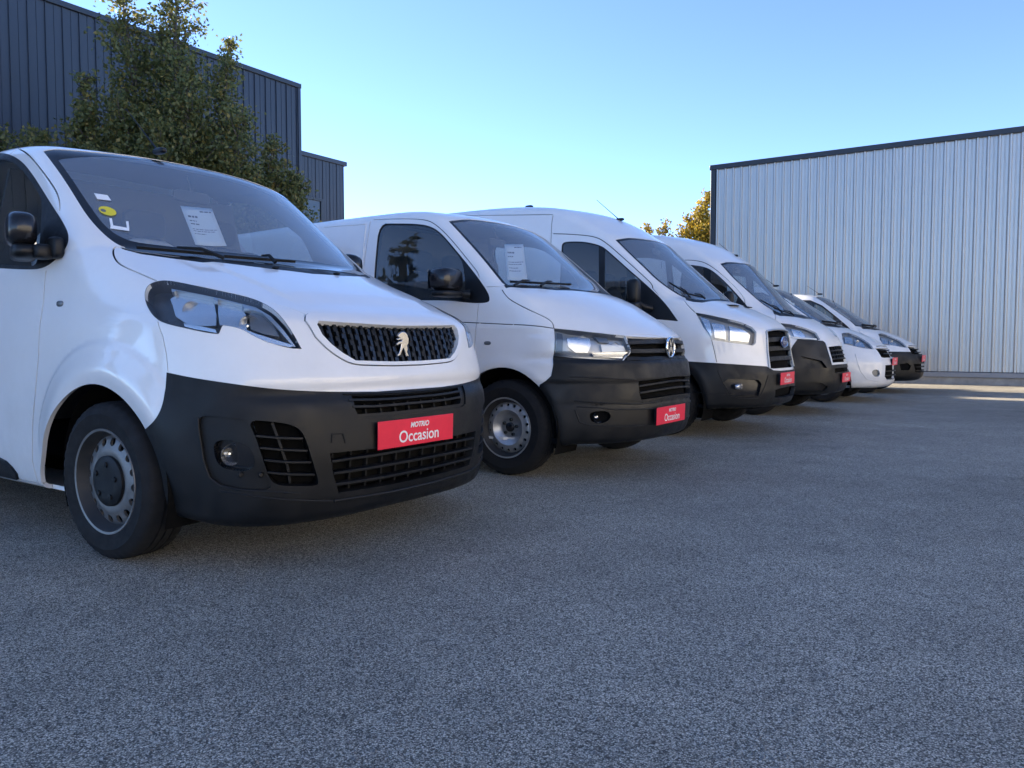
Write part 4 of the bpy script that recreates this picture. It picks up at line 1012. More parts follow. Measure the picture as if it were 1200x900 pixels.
# ------------------------------------------------------------------ van 1: mid-size van with black bumper, nearest the tree
def van1():
    v = Van('panel_van', 'white van with silver lion badge on a black grille and paper sheet behind its windscreen', -.448, 3.577, 55.5, SH['k0'], .0185)
    r = v.root
    # wheel arches
    arch = v.px([(47,600),(46,560),(49,525),(54,500),(63,480),(80,460),(98,450),(118,450),(138,461),(156,480),(171,503),(186,535),(196,590),(203,622)])
    v.cut('arch', chaikin(list(arch), 2, False) + [np.array([-.42,-.95,.0]), np.array([-1.5,-.95,.0])], (0,-1,0)); v.drop('arch')
    ra = [np.array([-4.205 + .40*math.cos(t), -.95, .345 + .42*math.sin(t)]) for t in np.linspace(0, math.pi, 22)]
    v.cut('arch', ra + [np.array([-4.605,-.95,0]), np.array([-3.805,-.95,0])], (0,-1,0)); v.drop('arch')
    # bumper
    top = v.pxs([(196,436.5),(222,442),(250,446.5),(300,453.5),(340,457.5),(400,459.5),(440,459.3)]); ztop = top[-1][2]
    edge = v.pxs([(171,503),(183,492),(191,476),(194.5,455)])
    v.cut('bumper', list(top) + [np.array([0,.06,ztop]), np.array([.02,.06,-.1]), np.array([-.3,-1.05,-.1]), np.array([-.66,-1.1,-.1]), np.array([-.60,-1.02,.58])] + list(edge), (.72,-.69,0), face=-.2)
    # windscreen
    wl = v.pxs([(50.5,177),(63,193),(75,210),(87,229),(98,247),(107,259),(117,270),(128,280),(141,288.5),(160,294),(200,299.5),(245,303),(290,306.5),(318,309.5)])
    zb = wl[-1][2]
    wt = v.fr([(.06,1.985),(-.2,1.982),(-.4,1.972),(-.55,1.957)])
    v.cut('screen_border', list(wl) + [np.array([wl[-1][0]+.03,.06,zb])] + list(wt), (.66,-.25,.71))
    gl = v.pxs([(68,187),(82,206),(98,230),(113,252),(124,265),(137,275),(155,283),(200,288.5),(245,293),(290,297.5),(318,301)])
    gt = v.fr([(.06,1.955),(-.2,1.952),(-.4,1.942),(-.56,1.925)])
    v.cut('screen', list(gl) + [np.array([gl[-1][0]+.03,.06,gl[-1][2]+.004])] + list(gt), (.66,-.25,.71), only=['screen_border'])
    cw = v.px([(140,288),(160,293.5),(200,299),(245,302.5),(290,306),(318,309)]); cw2 = v.px([(318,315.5),(290,312),(245,307.5),(200,303),(165,298),(146,293)])
    v.cut('cowl', list(cw) + [np.array([cw[-1][0]+.04,.06,cw[-1][2]]), np.array([cw2[0][0]+.04,.06,cw2[0][2]])] + list(cw2), (.5,-.1,.85), only=['body', 'screen_border'])
    # headlamp
    hl = v.pxc([(169.5,347),(171,339),(175,333.5),(182,330.5),(193,328.6),(210,331),(235,336.5),(268,343.5),(290,348.5),(305,353.5),(320,362),(331,373),(343,390),(352,407),(353.5,409),(353.5,409),(350,408.8),(340,408.2),(325,404.5),(309,399.5),(297,393.5),(286,387),(274,383),(263,381.3),(260.5,381.2),(257,390.5),(255.5,391.6),(240,389.5),(226,386.5),(202,381.5),(187,376.5),(178,368.5),(172,358)])
    dh = (.72,-.66,.2); v.cut('headlamp', hl, dh)
    # grille surround and opening
    sr = chaikin(v.px([(357,376),(357.5,368.5),(368,367.5)]), 1, False) + v.px([(400,369.3),(440,371.8),(462,373)]); srb = v.pxs([(462,428.8),(440,428.5),(413,427.5),(398,420),(383,409.5),(369,395)])
    v.cut('surround', list(sr) + [np.array([-.1,.06,sr[-1][2]]), np.array([-.1,.06,srb[0][2]])] + list(srb), (1,-.1,0))
    gr = v.px([(371,381),(373,376.8),(400,378.6),(440,381),(462,382.2)]); grb = v.px([(462,424),(440,423.6),(416,422.8),(401,414),(388,404),(377,392.5)])
    v.cut('grille', list(gr) + [np.array([-.1,.06,gr[-1][2]]), np.array([-.1,.06,grb[0][2]])] + list(grb), (1,-.1,0), only=['surround'])
    so_ = list(sr) + [np.array([sr[-1][0],0,sr[-1][2]])]; sob = [np.array([srb[0][0],0,srb[0][2]])] + list(srb)
    v.band('gap', [sob[0]] + sob[1:] + so_, .005)
    # intakes in the bumper
    ui = v.px([(400.5,462),(440,461.5),(465,460.8)]); uib = v.px([(465,487),(440,489),(419,490),(411,487.3)])
    v.cut('intake_frame', list(ui) + [np.array([0,.06,ui[-1][2]]), np.array([0,.06,uib[0][2]])] + list(uib), (1,-.05,0), only=['bumper'])
    u2 = v.px([(412,463),(440,462.5),(465,461.8)]); u2b = v.px([(465,482),(440,484),(420,485.5),(417,480)])
    v.cut('intake', list(u2) + [np.array([0,.06,u2[-1][2]]), np.array([0,.06,u2b[0][2]])] + list(u2b), (1,-.05,0), only=['intake_frame'])
    li = v.px([(386,531),(420,527.5),(445,525),(465,522.5)]); lib = v.px([(465,566),(440,570.5),(415,574.5),(396,577),(390,556)])
    v.cut('lower_intake', list(li) + [np.array([0,.06,li[-1][2]]), np.array([0,.06,lib[0][2]])] + list(lib), (1,-.05,0), only=['bumper'])
    # fog lamp pod and side grille
    pod = v.pxc([(233,500),(233.5,491),(239,486.8),(262,488.5),(287,491.3),(292,499),(298,512),(305,533),(313,558),(320,572.5),(298,574.5),(277,573),(258,568.5),(246,559.5),(239,540)])
    v.cut('fog_pod', pod, (.85,-.5,0), only=['bumper'])
    sg = v.pxc([(290,491.7),(320,494),(338,496.8),(350,501.5),(357.5,512),(366,540),(374,566),(369,569.5),(345,569.5),(324,568.5),(315.5,561),(308,538),(300,513)])
    v.cut('side_grille', sg, (.85,-.5,0), only=['bumper'])
    fo = v.px([(267 + 19*math.cos(t), 533 + 15*math.sin(t)) for t in np.linspace(0, 2*math.pi, 18)[:-1]])
    fo = v.px([(249,520),(258,515.5),(275,517),(290,523),(297,533),(298,546),(290,553),(270,552),(256,547),(250,535)])
    v.cut('fog_recess', chaikin(fo, 1), (.85,-.5,0), only=['fog_pod'])
    # front door, window
    dgap = [(70,247),(70,236),(66,224),(58,212),(50,201),(42,191),(34,182),(27,176.5),(18,173),(0,171),(-30,170.5),(-70,171)]
    v.band('gap', v.pxs(dgap), .008)
    v.band('gap', v.px([(54,317),(52,335),(49,368),(45.5,415),(41,465),(38,505),(38,540),(41,569)]), .008)
    v.band('gap', v.sd([(-1.42,.262),(-2.45,.262)]), .006)
    win = v.pxc([(-95,181),(-40,178),(0,178.5),(14,181.5),(27,190),(38,204),(48,219.5),(60,239),(70,254),(77,266),(80.5,275),(80,285),(75,294),(66,303.5),(57,311),(46,315.5),(30,316),(0,314.5),(-95,309)])
    v.cut('sail', win, (.05,-.97,.2))
    gw = v.pxc([(-90,189),(-40,186.5),(0,186.5),(12,188.5),(23,196),(34,210),(45,227),(49,236),(47,270),(44,311),(30,311.5),(0,310),(-90,304)])
    v.cut('window', gw, (.05,-.97,.2), only=['sail'])
    dpoly = v.px(dgap) ; dl = v.px([(54,317),(52,335),(49,368),(45.5,415),(41,465),(38,505),(38,540),(41,569)])
    v.cut('door', list(v.px([(-120,172)])) + list(reversed(dpoly)) + [v.px([(76,262)])[0], v.px([(78,290)])[0]] + list(dl) + v.sd([(-1.42,.262),(-2.45,.262)]), (.02,-.99,.1), only=['body'])
    v.cut('moulding', v.px([(-140,500),(0,536),(8,540),(15,547),(21,555),(25,564),(0,557),(-140,527)]), (0,-1,0), only=['door'])
    # bonnet lines
    v.band('gap', v.pxs([(146,292.5),(136,288.5),(132.5,292),(133,300),(138,308),(148,314),(165,321),(184,329.5)]), .008, only=['body'])
    v.band('gap', v.px([(185,376.5),(191,395),(195,415),(197,436)]), .0035, only=['body'])
    bon = v.px([(132.5,292),(133,300),(138,308),(148,314),(165,321),(184,329.5),(210,331),(235,336.5),(268,343.5),(300,351),(335,360),(358,368.5),(400,369.3),(462,373)])
    v.cut('bonnet', list(bon) + [np.array([-.1,.06,bon[-1][2]]), np.array([-1.0,.06,1.45]), np.array([-1.15,-.5,1.45])], (.35,-.25,.9), only=['body'])
    v.band('gap', v.px([(206,331.8),(235,336),(268,343),(292,348.5)]), .007, only=['bonnet', 'body'])
    # ---------------- objects
    v.part('body', 'body', M['white'], rim=.02); gap_parts(v)
    bp = v.part('bumper', 'bumper', M['black_plastic'], off=.004, rim=.05)
    v.part('bonnet', 'bonnet', M['white'], off=.001, rim=.02)
    sc_ = v.part('windscreen', 'screen', M['ws_glass'], off=-.004); v.part('screen_border', 'screen_border', M['ceramic'], off=-.003, parent=sc_)
    v.part('cowl', 'cowl', M['black_plastic'], off=-.006, rim=.02)
    dr = v.part('front_door', 'door', M['white'], rim=.02, mode='pair')
    v.part('window_frame', 'sail', M['black_plastic'], off=-.002, rim=.01, mode='pair', parent=dr); v.part('window', 'window', M['side_glass'], off=-.006, mode='pair', parent=dr)
    v.part('side_moulding', 'moulding', M['black_plastic'], off=.012, rim=.012, mode='pair', parent=dr)
    gs = v.part('grille_surround', 'surround', M['white'], off=.006, rim=.03); v.part('grille_back', 'grille', M['void'], off=-.05, parent=gs)
    v.part('intake_frame', 'intake_frame', M['black_plastic'], off=-.004, rim=.04, parent=bp); v.part('intake_back', 'intake', M['void'], off=-.06, parent=bp)
    v.part('lower_intake_back', 'lower_intake', M['void'], off=-.06, parent=bp)
    v.part('fog_pod', 'fog_pod', M['black_plastic'], off=-.010, rim=.05, mode='pair', parent=bp); v.part('side_grille_back', 'side_grille', M['void'], off=-.055, mode='pair', parent=bp)
    v.part('fog_recess', 'fog_recess', M['gloss_black'], off=-.045, rim=-.036, mode='pair', parent=bp)
    lining(v, ['screen', 'screen_border', 'window', 'cowl'], 1.0, -.98)
    # headlamps: lens, bowl, then reflector shapes inside
    hR, hL = v.part('headlamp', 'headlamp', M['lamp_dark'], off=-.06, rim=-.062, mode='pair', rimmat=M['lamp_dark'])
    v.part('lens', 'headlamp', M['lens'], off=.002, mode='pair', parent=(hR, hL))
    for nm, poly, mt, of in (('reflector', [(196,343),(206,336.5),(250,344.5),(252,360),(250,377),(232,376),(214,373),(202,366)], 'reflector', -.035),
                             ('inner_reflector', [(255,346.5),(284,353),(290,364),(289,383),(270,378.5),(255,376)], 'reflector', -.032),
                             ('inner_panel', [(293,358),(308,363),(322,378),(329,392),(310,389),(294,383)], 'lamp_grey', -.028),
                             ('light_strip', [(262,379),(286,384.5),(300,390),(318,395.5),(346,404),(341,406),(318,401.5),(300,394),(285,386.5),(264,381)], 'reflector', -.012),
                             ('trim_blade', [(200,334.5),(235,341),(268,348),(300,356),(318,367),(334,386),(348,405),(345,405),(331,389),(315,370),(297,359.5),(266,351),(232,344),(200,338)], 'silver', -.016),
                             ('lower_lamp', [(212,375),(226,379),(250,384.5),(252,389),(228,385),(213,381)], 'reflector', -.02)):
        v.cut(nm, v.px(poly), dh, only=['headlamp']); v.part(nm, nm, M[mt], off=of, rim=.02, mode='pair', parent=(hR, hL))
    for (px_, rr, dp) in (((212,352), .040, .058), ((284,370), .044, .056)):
        p = v.px([px_])[0]; n = v.nrm([p])[0]; c = p - n*dp + np.array([.03, .01, 0])
        disc_lamp(v, c, (1, -.25, .03), rr, 'lamp_bowl', hR); disc_lamp(v, c*np.array([1, -1, 1]), (1, .25, .03), rr, 'lamp_bowl', hL)
    # grille blades: upright staggered bars
    gt_ = v.px([(372,379),(400,380),(440,382.5),(462,383.5)]); gb_ = v.px([(377,390),(388,402.5),(401,412.5),(416,421.5),(440,422.2),(462,422.6)])
    def zat(line, y): ys_ = [p[1] for p in line]; return float(np.interp(y, ys_, [p[2] for p in line]))
    y0 = gt_[0][1]; k = 0; y = y0 + .02
    while y < .005:
        for sgn in ((-1, 1) if y < -.01 else (1,)):
            mb = MB(); zt, zb_ = zat(gt_, y)+.008, zat(gb_, y)-.008; zs = np.linspace(zb_, zt, 8)
            for j, (za, zc) in enumerate(zip(zs, zs[1:])):
                w_ = .024 if (j+k) % 2 else .015
                P_ = v.fr([(y, za), (y, zc)]); P_ = [p*np.array([1, -sgn if y < -.01 else 1, 1]) - np.array([.020 + .006*((j+k) % 2), 0, 0]) for p in P_]
                mb.sweep(P_, [(1, 0, .15)]*2, w_, .012)
            mb.build('grille_blade', M['gloss_black'] if k % 2 else M['black_plastic'], gs, smooth=0)
        y += .0365; k += 1
    # badge: rearing lion
    lion = [(-.36,.30),(-.28,.42),(-.12,.50),(.08,.48),(.22,.38),(.30,.20),(.28,.02),(.20,-.08),(.24,-.22),(.20,-.34),(.28,-.46),(.30,-.52),(.10,-.52),(.09,-.42),(.04,-.30),(-.02,-.18),(-.12,-.30),(-.18,-.42),(-.22,-.46),(-.34,-.52),(-.40,-.46),(-.30,-.38),(-.22,-.24),(-.18,-.10),(-.14,.0),(-.28,-.02),(-.40,-.08),(-.44,.0),(-.30,.10),(-.14,.12),(-.10,.18),(-.30,.14),(-.42,.16),(-.40,.22),(-.22,.24)]
    p = v.fr([(.0, .5*(gt_[-1][2]+gb_[-1][2]))])[0]; mb = MB()
    mb.prism([(a*.115, b*.115) for a, b in lion], 0, .014, Matrix.Translation(Vector(p)+Vector((.006, 0, 0))) @ Matrix.Rotation(math.pi/2, 4, 'Z'))
    mb.build('badge', M['badge_metal'], gs, smooth=50, bevel=.007, seg=3)
    # intake slats (each its own bar) and uprights
    def slat(px_line, w, t, off, name='slat'):
        L_ = mirror_line(v.px(px_line)); mb = MB(); v.bar(mb, L_, w, t, off, .05); mb.build(name, M['black_plastic'], bp, bevel=.002)
    slat([(409,468.5),(440,468),(460,467)], .012, .035, -.018); slat([(414,476.5),(440,476),(460,474.5)], .012, .035, -.018)
    slat([(389,541),(415,537),(440,533.5),(460,530)], .012, .04, -.018); slat([(391,555),(415,551.5),(440,547.5),(460,544)], .012, .04, -.018); slat([(393,568),(415,565),(440,561),(460,557.5)], .012, .04, -.018)
    for y in np.arange(-.46, .47, .092):
        for z0, z1, dz in ((.30, .475, .0), (.625, .715, 0)):
            mb = MB(); P_ = v.fr([(y, z0), (y, z1)]); mb.sweep([q - np.array([.046, 0, 0]) for q in P_], [(1, 0, 0)]*2, .010, .02); mb.build('upright', M['black_plastic'], bp, smooth=0)
    for ln in ([(299,511),(328,513.5),(356,514)], [(304,525),(332,527.5),(361,528.5)], [(309,539.5),(336,542),(365.5,542)], [(313,554),(340,556.5),(369.5,556.5)]):
        P_ = v.px(ln)
        for sgn in (1, -1):
            mb = MB(); v.bar(mb, [q*np.array([1, sgn, 1]) for q in P_], .010, .035, -.020, .05); mb.build('slat', M['black_plastic'], bp, bevel=.002)
    for sgn in (1, -1):
        mb = MB(); P_ = v.px([(319,496),(329,522),(338,548),(341,568)]); v.bar(mb, [q*np.array([1, sgn, 1]) for q in P_], .010, .03, -.034, .05); mb.build('upright', M['black_plastic'], bp)
    # pod outline, lower lip
    for line, w_, t_, of in (([(233,489),(233,500),(239,540),(246,559.5),(258,568.5),(277,573),(298,574.8),(330,576.5),(352,578)], .008, .012, .002), ([(258,575),(300,581),(352,586),(390,586.5)], .008, .010, .004)):
        P_ = v.px(line)
        for sgn in (1, -1):
            mb = MB(); v.bar(mb, [q*np.array([1, sgn, 1]) for q in P_], w_, t_, of, .04); mb.build('bumper_crease', M['black_plastic'], bp, bevel=.003)
    L_ = mirror_line(v.px([(390,586.5),(420,582),(460,575.5)])); mb = MB(); v.bar(mb, L_, .014, .018, .004, .05); mb.build('bumper_lip', M['black_plastic'], bp, bevel=.004)
    P_ = v.px([(388,519),(388.5,509),(401,508),(404,519)])       # tow eye cover
    mb = MB(); v.bar(mb, P_, .005, .004, .005, .03); mb.build('tow_cover', M['seal'], bp)
    pf = v.px([(267,534.5)])[0]; nf = v.nrm([pf])[0]
    for sgn in (1, -1):
        c = (pf - nf*.030)*np.array([1, sgn, 1]); f = disc_lamp(v, c, (1, -.12*sgn, 0), .042, 'fog_lamp', r)
        mb = MB(); q = (-Vector((1, -.12*sgn, 0))).to_track_quat('Y', 'Z').to_matrix().to_4x4(); mb.lathe([(.043, -.002), (.03, -.008), (.0, -.010)], 28, Matrix.Translation(Vector(c)) @ q); mb.build('lens', M['lens'], f)
        for dx in (16, 40):
            s_ = v.px([(267+dx-1, 556.5)])[0]*np.array([1, sgn, 1]); mb = MB(); mb.lathe([(.011, 0), (.011, -.006), (.007, -.009), (0, -.009)], 14, Matrix.Translation(Vector(s_)+Vector((-.004, 0, 0))) @ q); mb.build('parking_sensor', M['black_plastic'], bp)
    # side repeater, plate, wipers, aerial, washer jets
    rp = v.px([(70.5,356)])[0]
    for sgn in (1, -1):
        mb = MB(); rbox(mb, (rp[0], sgn*(rp[1]-.001), rp[2]), (.062, .012, .028), .8); mb.build('side_repeater', M['lamp_grey'], r)
    plate(v, (486,504.5), tilt=.03)
    wiper(v, (160,293), (252,301.5), (262,307)); wiper(v, (262,303.5), (345,309.5), (322,312))
    A_ = v.px([(203,200.5)])[0]; roof_aerial(v, (A_[0]-.22, A_[1]+.05, 2.035), (A_[0]-.55, A_[1]+.05, 2.33))
    for px_ in ((323,315),):
        q = v.px([px_])[0]
        for sgn in (1, -1):
            mb = MB(); rbox(mb, (q[0], sgn*abs(q[1]) if abs(q[1]) > .05 else sgn*.3, q[2]+.006), (.035, .03, .014), .7); mb.build('washer_jet', M['black_plastic'], r)
    # door mirrors
    bc = np.array([-1.40, -.97, 1.335])
    def mir(sgn):                                             # folded in against the door
        mb = MB(); Rz = lambda c: Matrix.Translation(c) @ Matrix.Rotation(sgn*.35, 4, 'Z') @ Matrix.Translation(-Vector(c))
        c1 = (-1.56, sgn*1.005, 1.47); c2 = (-1.54, sgn*1.005, 1.365); rbox(mb, c1, (.29, .13, .165), .62, Rz(Vector(c1)))
        o = mb.build('door_mirror', M['gloss_black'], r, smooth=60)
        m2 = MB(); rbox(m2, c2, (.27, .11, .075), .6, Rz(Vector(c2))); rbox(m2, (-1.425, sgn*.975, 1.365), (.10, .09, .07), .5); rbox(m2, (-1.385, sgn*.935, 1.385), (.10, .05, .10), .5); m2.build('mirror_foot', M['black_plastic'], o, smooth=60)
        g = MB(); g.box((-.095, -.003, -.062), (.095, .003, .062), mat=Matrix.Translation((-1.57, sgn*.945, 1.465)) @ Matrix.Rotation(sgn*.35, 4, 'Z')); g.build('mirror_glass', M['chrome'], o, smooth=0)
    mir(-1); mir(1)
    for sgn in (-1, 1):
        mb = MB(); mb.tube([(-2.12, sgn*.982, 1.06), (-2.16, sgn*1.005, 1.065), (-2.30, sgn*1.005, 1.065), (-2.34, sgn*.982, 1.06)], .016, 8); mb.build('door_handle', M['black_plastic'], dr[0] if sgn < 0 else dr[1])
    wl_ = make_wheel(.345, .2225, .215, 'van'); put_wheels(v, wl_, (-.93, -4.205), .878, .345, steer=R(2.5)); wheel_wells(v, (-.93, -4.205), .43)
    underbody(v, -.75, -4.6); cabin(v, -1.02, 1.40, 2.0, film=True)
    rear_end(v, 4.96, 1.95, .80)
    return v
def rear_end(v, ln, zt, wd):
    """tail lamps and the split between the rear doors"""
    for sgn in (-1, 1):
        mb = MB(); rbox(mb, (-ln+.04, sgn*(v.sh.W(np.array([1.0]))[0]-.055), 1.0), (.14, .10, .55), .4); mb.build('tail_lamp', M['red'], v.root, smooth=60)
    mb = MB(); mb.box((-ln-.006, -.006, .45), (-ln+.1, .006, zt-.15)); mb.build('rear_door_gap', M['seal'], v.root, smooth=0)
    mb = MB(); rbox(mb, (-ln+.02, 0, .42), (.16, 1.7, .22), .3); mb.build('rear_bumper', M['black_plastic'], v.root, smooth=60)
V1 = van1()
# ------------------------------------------------------------------ the other five vans
def half(v, top, bot, x=-.05):
    """closed outline of a central feature from its right half, traced in pixels (top right->centre, bottom centre->right)"""
    a = v.px(top); b = v.px(bot)
    return list(a) + [np.array([x, .06, a[-1][2]]), np.array([x, .06, b[0][2]])] + list(b)
def arch_pts(xc, zc, rx, rz, y=-.95):
    return [np.array([xc + rx*math.cos(t), y, zc + rz*math.sin(t)]) for t in np.linspace(0, math.pi, 24)] + [np.array([xc-rx, y, -.1]), np.array([xc+rx, y, -.1])]
def std_cut(v, S):
    for xc in S['axles']:
        v.cut('arch', arch_pts(xc, S.get('hub', .345), S['arch'][0], S['arch'][1]), (0,-1,0)); v.drop('arch')
    v.cut('bumper', S['bumper'], S.get('bdir', (.72,-.69,0)), face=-.2)
    v.cut('screen_border', S['screen'], S.get('sdir', (.72,-.2,.66))); v.cut('screen', S['screen'], S.get('sdir', (.72,-.2,.66)), only=['screen_border'], inset=S.get('frit', .035))
    if 'cowl' in S: v.cut('cowl', S['cowl'], (.5,-.1,.85), only=['body', 'screen_border'])
    v.cut('headlamp', S['head'], S.get('hdir', (.75,-.62,.2)))
    v.cut('sail', S['window'], (.05,-.97,.2))
    for g in S['panes']: v.cut('window', g, (.05,-.97,.2), only=['sail'], inset=S.get('pane_in', .018))
    if 'grille' in S: v.cut('grille', S['grille'], (1,-.1,0))
    for n_, p_, only in S.get('extra', []): v.cut(n_, p_, None if n_.startswith('side') else (.9,-.42,0), only=only)
    for line, w_ in S.get('gaps', []): v.band('gap', line, w_, only=['body'])
    v.cut('door', S['door'], (.02,-.99,.1), only=['body'])
    v.cut('bonnet', S['bonnet'], (.35,-.25,.9), only=['body'])
def std_parts(v, S):
    r = v.root; out = {}
    v.part('body', 'body', M['white'], rim=.02)
    gap_parts(v)
    bm_ = M[S.get('bmat', 'black_plastic')]
    out['bumper'] = v.part('bumper', 'bumper', bm_, off=.005, rim=.04)
    v.part('bonnet', 'bonnet', M['white'], off=.002, rim=.02)
    sc_ = v.part('windscreen', 'screen', M['ws_glass'], off=-.004); v.part('screen_border', 'screen_border', M['ceramic'], off=-.003, parent=sc_)
    if 'cowl' in S: v.part('cowl', 'cowl', M['black_plastic'], off=-.004, rim=.02)
    dr = v.part('front_door', 'door', M['white'], rim=.02, mode='pair'); out['door'] = dr
    v.part('window_frame', 'sail', M['black_plastic'], off=-.002, rim=.01, mode='pair', parent=dr); v.part('window', 'window', M['side_glass'], off=-.006, mode='pair', parent=dr)
    hR, hL = v.part('headlamp', 'headlamp', M['lamp_silver'], off=-.05, rim=-.052, mode='pair', rimmat=M['lamp_grey']); out['head'] = (hR, hL)
    v.part('lens', 'headlamp', M['lens'], off=.002, mode='pair', parent=(hR, hL))
    for nm, poly, mt, of in S.get('lamps', []):
        v.cut(nm, v.px(poly), S.get('hdir', (.75,-.62,.2)), only=['headlamp']); v.part(nm, nm, M[mt], off=of, rim=.02, mode='pair', parent=(hR, hL))
    for px_, rr, dp in S.get('bowls', []):
        p = v.px([px_])[0]; n = v.nrm([p])[0]; c = p - n*dp + np.array([.02, .01, 0])
        disc_lamp(v, c, (1, -.3, .03), rr, 'lamp_bowl', hR); disc_lamp(v, c*np.array([1, -1, 1]), (1, .3, .03), rr, 'lamp_bowl', hL)
    if 'grille' in S: v.part('grille_back', 'grille', M['void'], off=-.045)
    lining(v, ['screen', 'screen_border', 'window', 'cowl'], S['cab'][1]-.35, S['cab'][0]+.05)
    cabin(v, *S['cab'])
    wl = make_wheel(S['tyre'], S['rim'], S.get('tw', .215), S.get('wheel', 'van')); put_wheels(v, wl, S['axles'], S['lat'], S['tyre']); wheel_wells(v, S['axles'], S['arch'][0]+.02)
    underbody(v, S['axles'][0]+.15, S['axles'][1]-.35, .32); rear_end(v, v.sh.len, v.sh.ztop, .8)
    return out
def door_mirror(v, c, s, foot, mat='gloss_black', yaw=.15, s2=None):
    r = v.root
    for sgn in (-1, 1):
        C = Vector((c[0], sgn*abs(c[1]), c[2])); mb = MB(); rbox(mb, C, s, .5, Matrix.Translation(C) @ Matrix.Rotation(-sgn*yaw, 4, 'Z') @ Matrix.Translation(-C))
        o = mb.build('door_mirror', M[mat], r, smooth=60); f = Vector((foot[0], sgn*abs(foot[1]), foot[2])); m2 = MB()
        e = Vector((C.x, C.y - sgn*s[1]*.3, C.z - s[2]*.42)); m2.tube([f, (f+e)/2 + Vector((0, 0, -.012)), e], [.035, .028, .03], 10)
        if s2: rbox(m2, (C.x+.01, C.y, C.z - s[2]*.62), s2, .5)
        m2.build('mirror_foot', M['black_plastic'], o, smooth=60)
        T_ = Matrix.Translation(C) @ Matrix.Rotation(-sgn*yaw, 4, 'Z'); g = MB(); g.box((-s[0]/2-.003, -s[1]*.4, -s[2]*.4), (-s[0]/2+.002, s[1]*.4, s[2]*.4), mat=T_); g.build('mirror_glass', M['chrome'], o, smooth=0)
def slats(v, parent, lines, w, t, off, mat='black_plastic', name='slat'):
    for ln in lines:
        L_ = mirror_line(v.px(ln)); mb = MB(); v.bar(mb, L_, w, t, off, .06); mb.build(name, M[mat], parent, bevel=.002)
def creases(v, parent, lines, w=.008, t=.012, off=.004, mat='black_plastic', name='bumper_crease'):
    for ln in lines:
        P_ = v.px(ln)
        for sgn in (1, -1):
            mb = MB(); v.bar(mb, [q*np.array([1, sgn, 1]) for q in P_], w, t, off, .05); mb.build(name, M[mat], parent, bevel=.003)
def repeater(v, px_):
    rp = v.px([px_])[0]
    for sgn in (1, -1):
        mb = MB(); rbox(mb, (rp[0], sgn*(rp[1]-.001), rp[2]), (.062, .012, .028), .8); mb.build('side_repeater', M['lamp_grey'], v.root)
NE = lambda x, y, z: np.array([x, y, z], float)

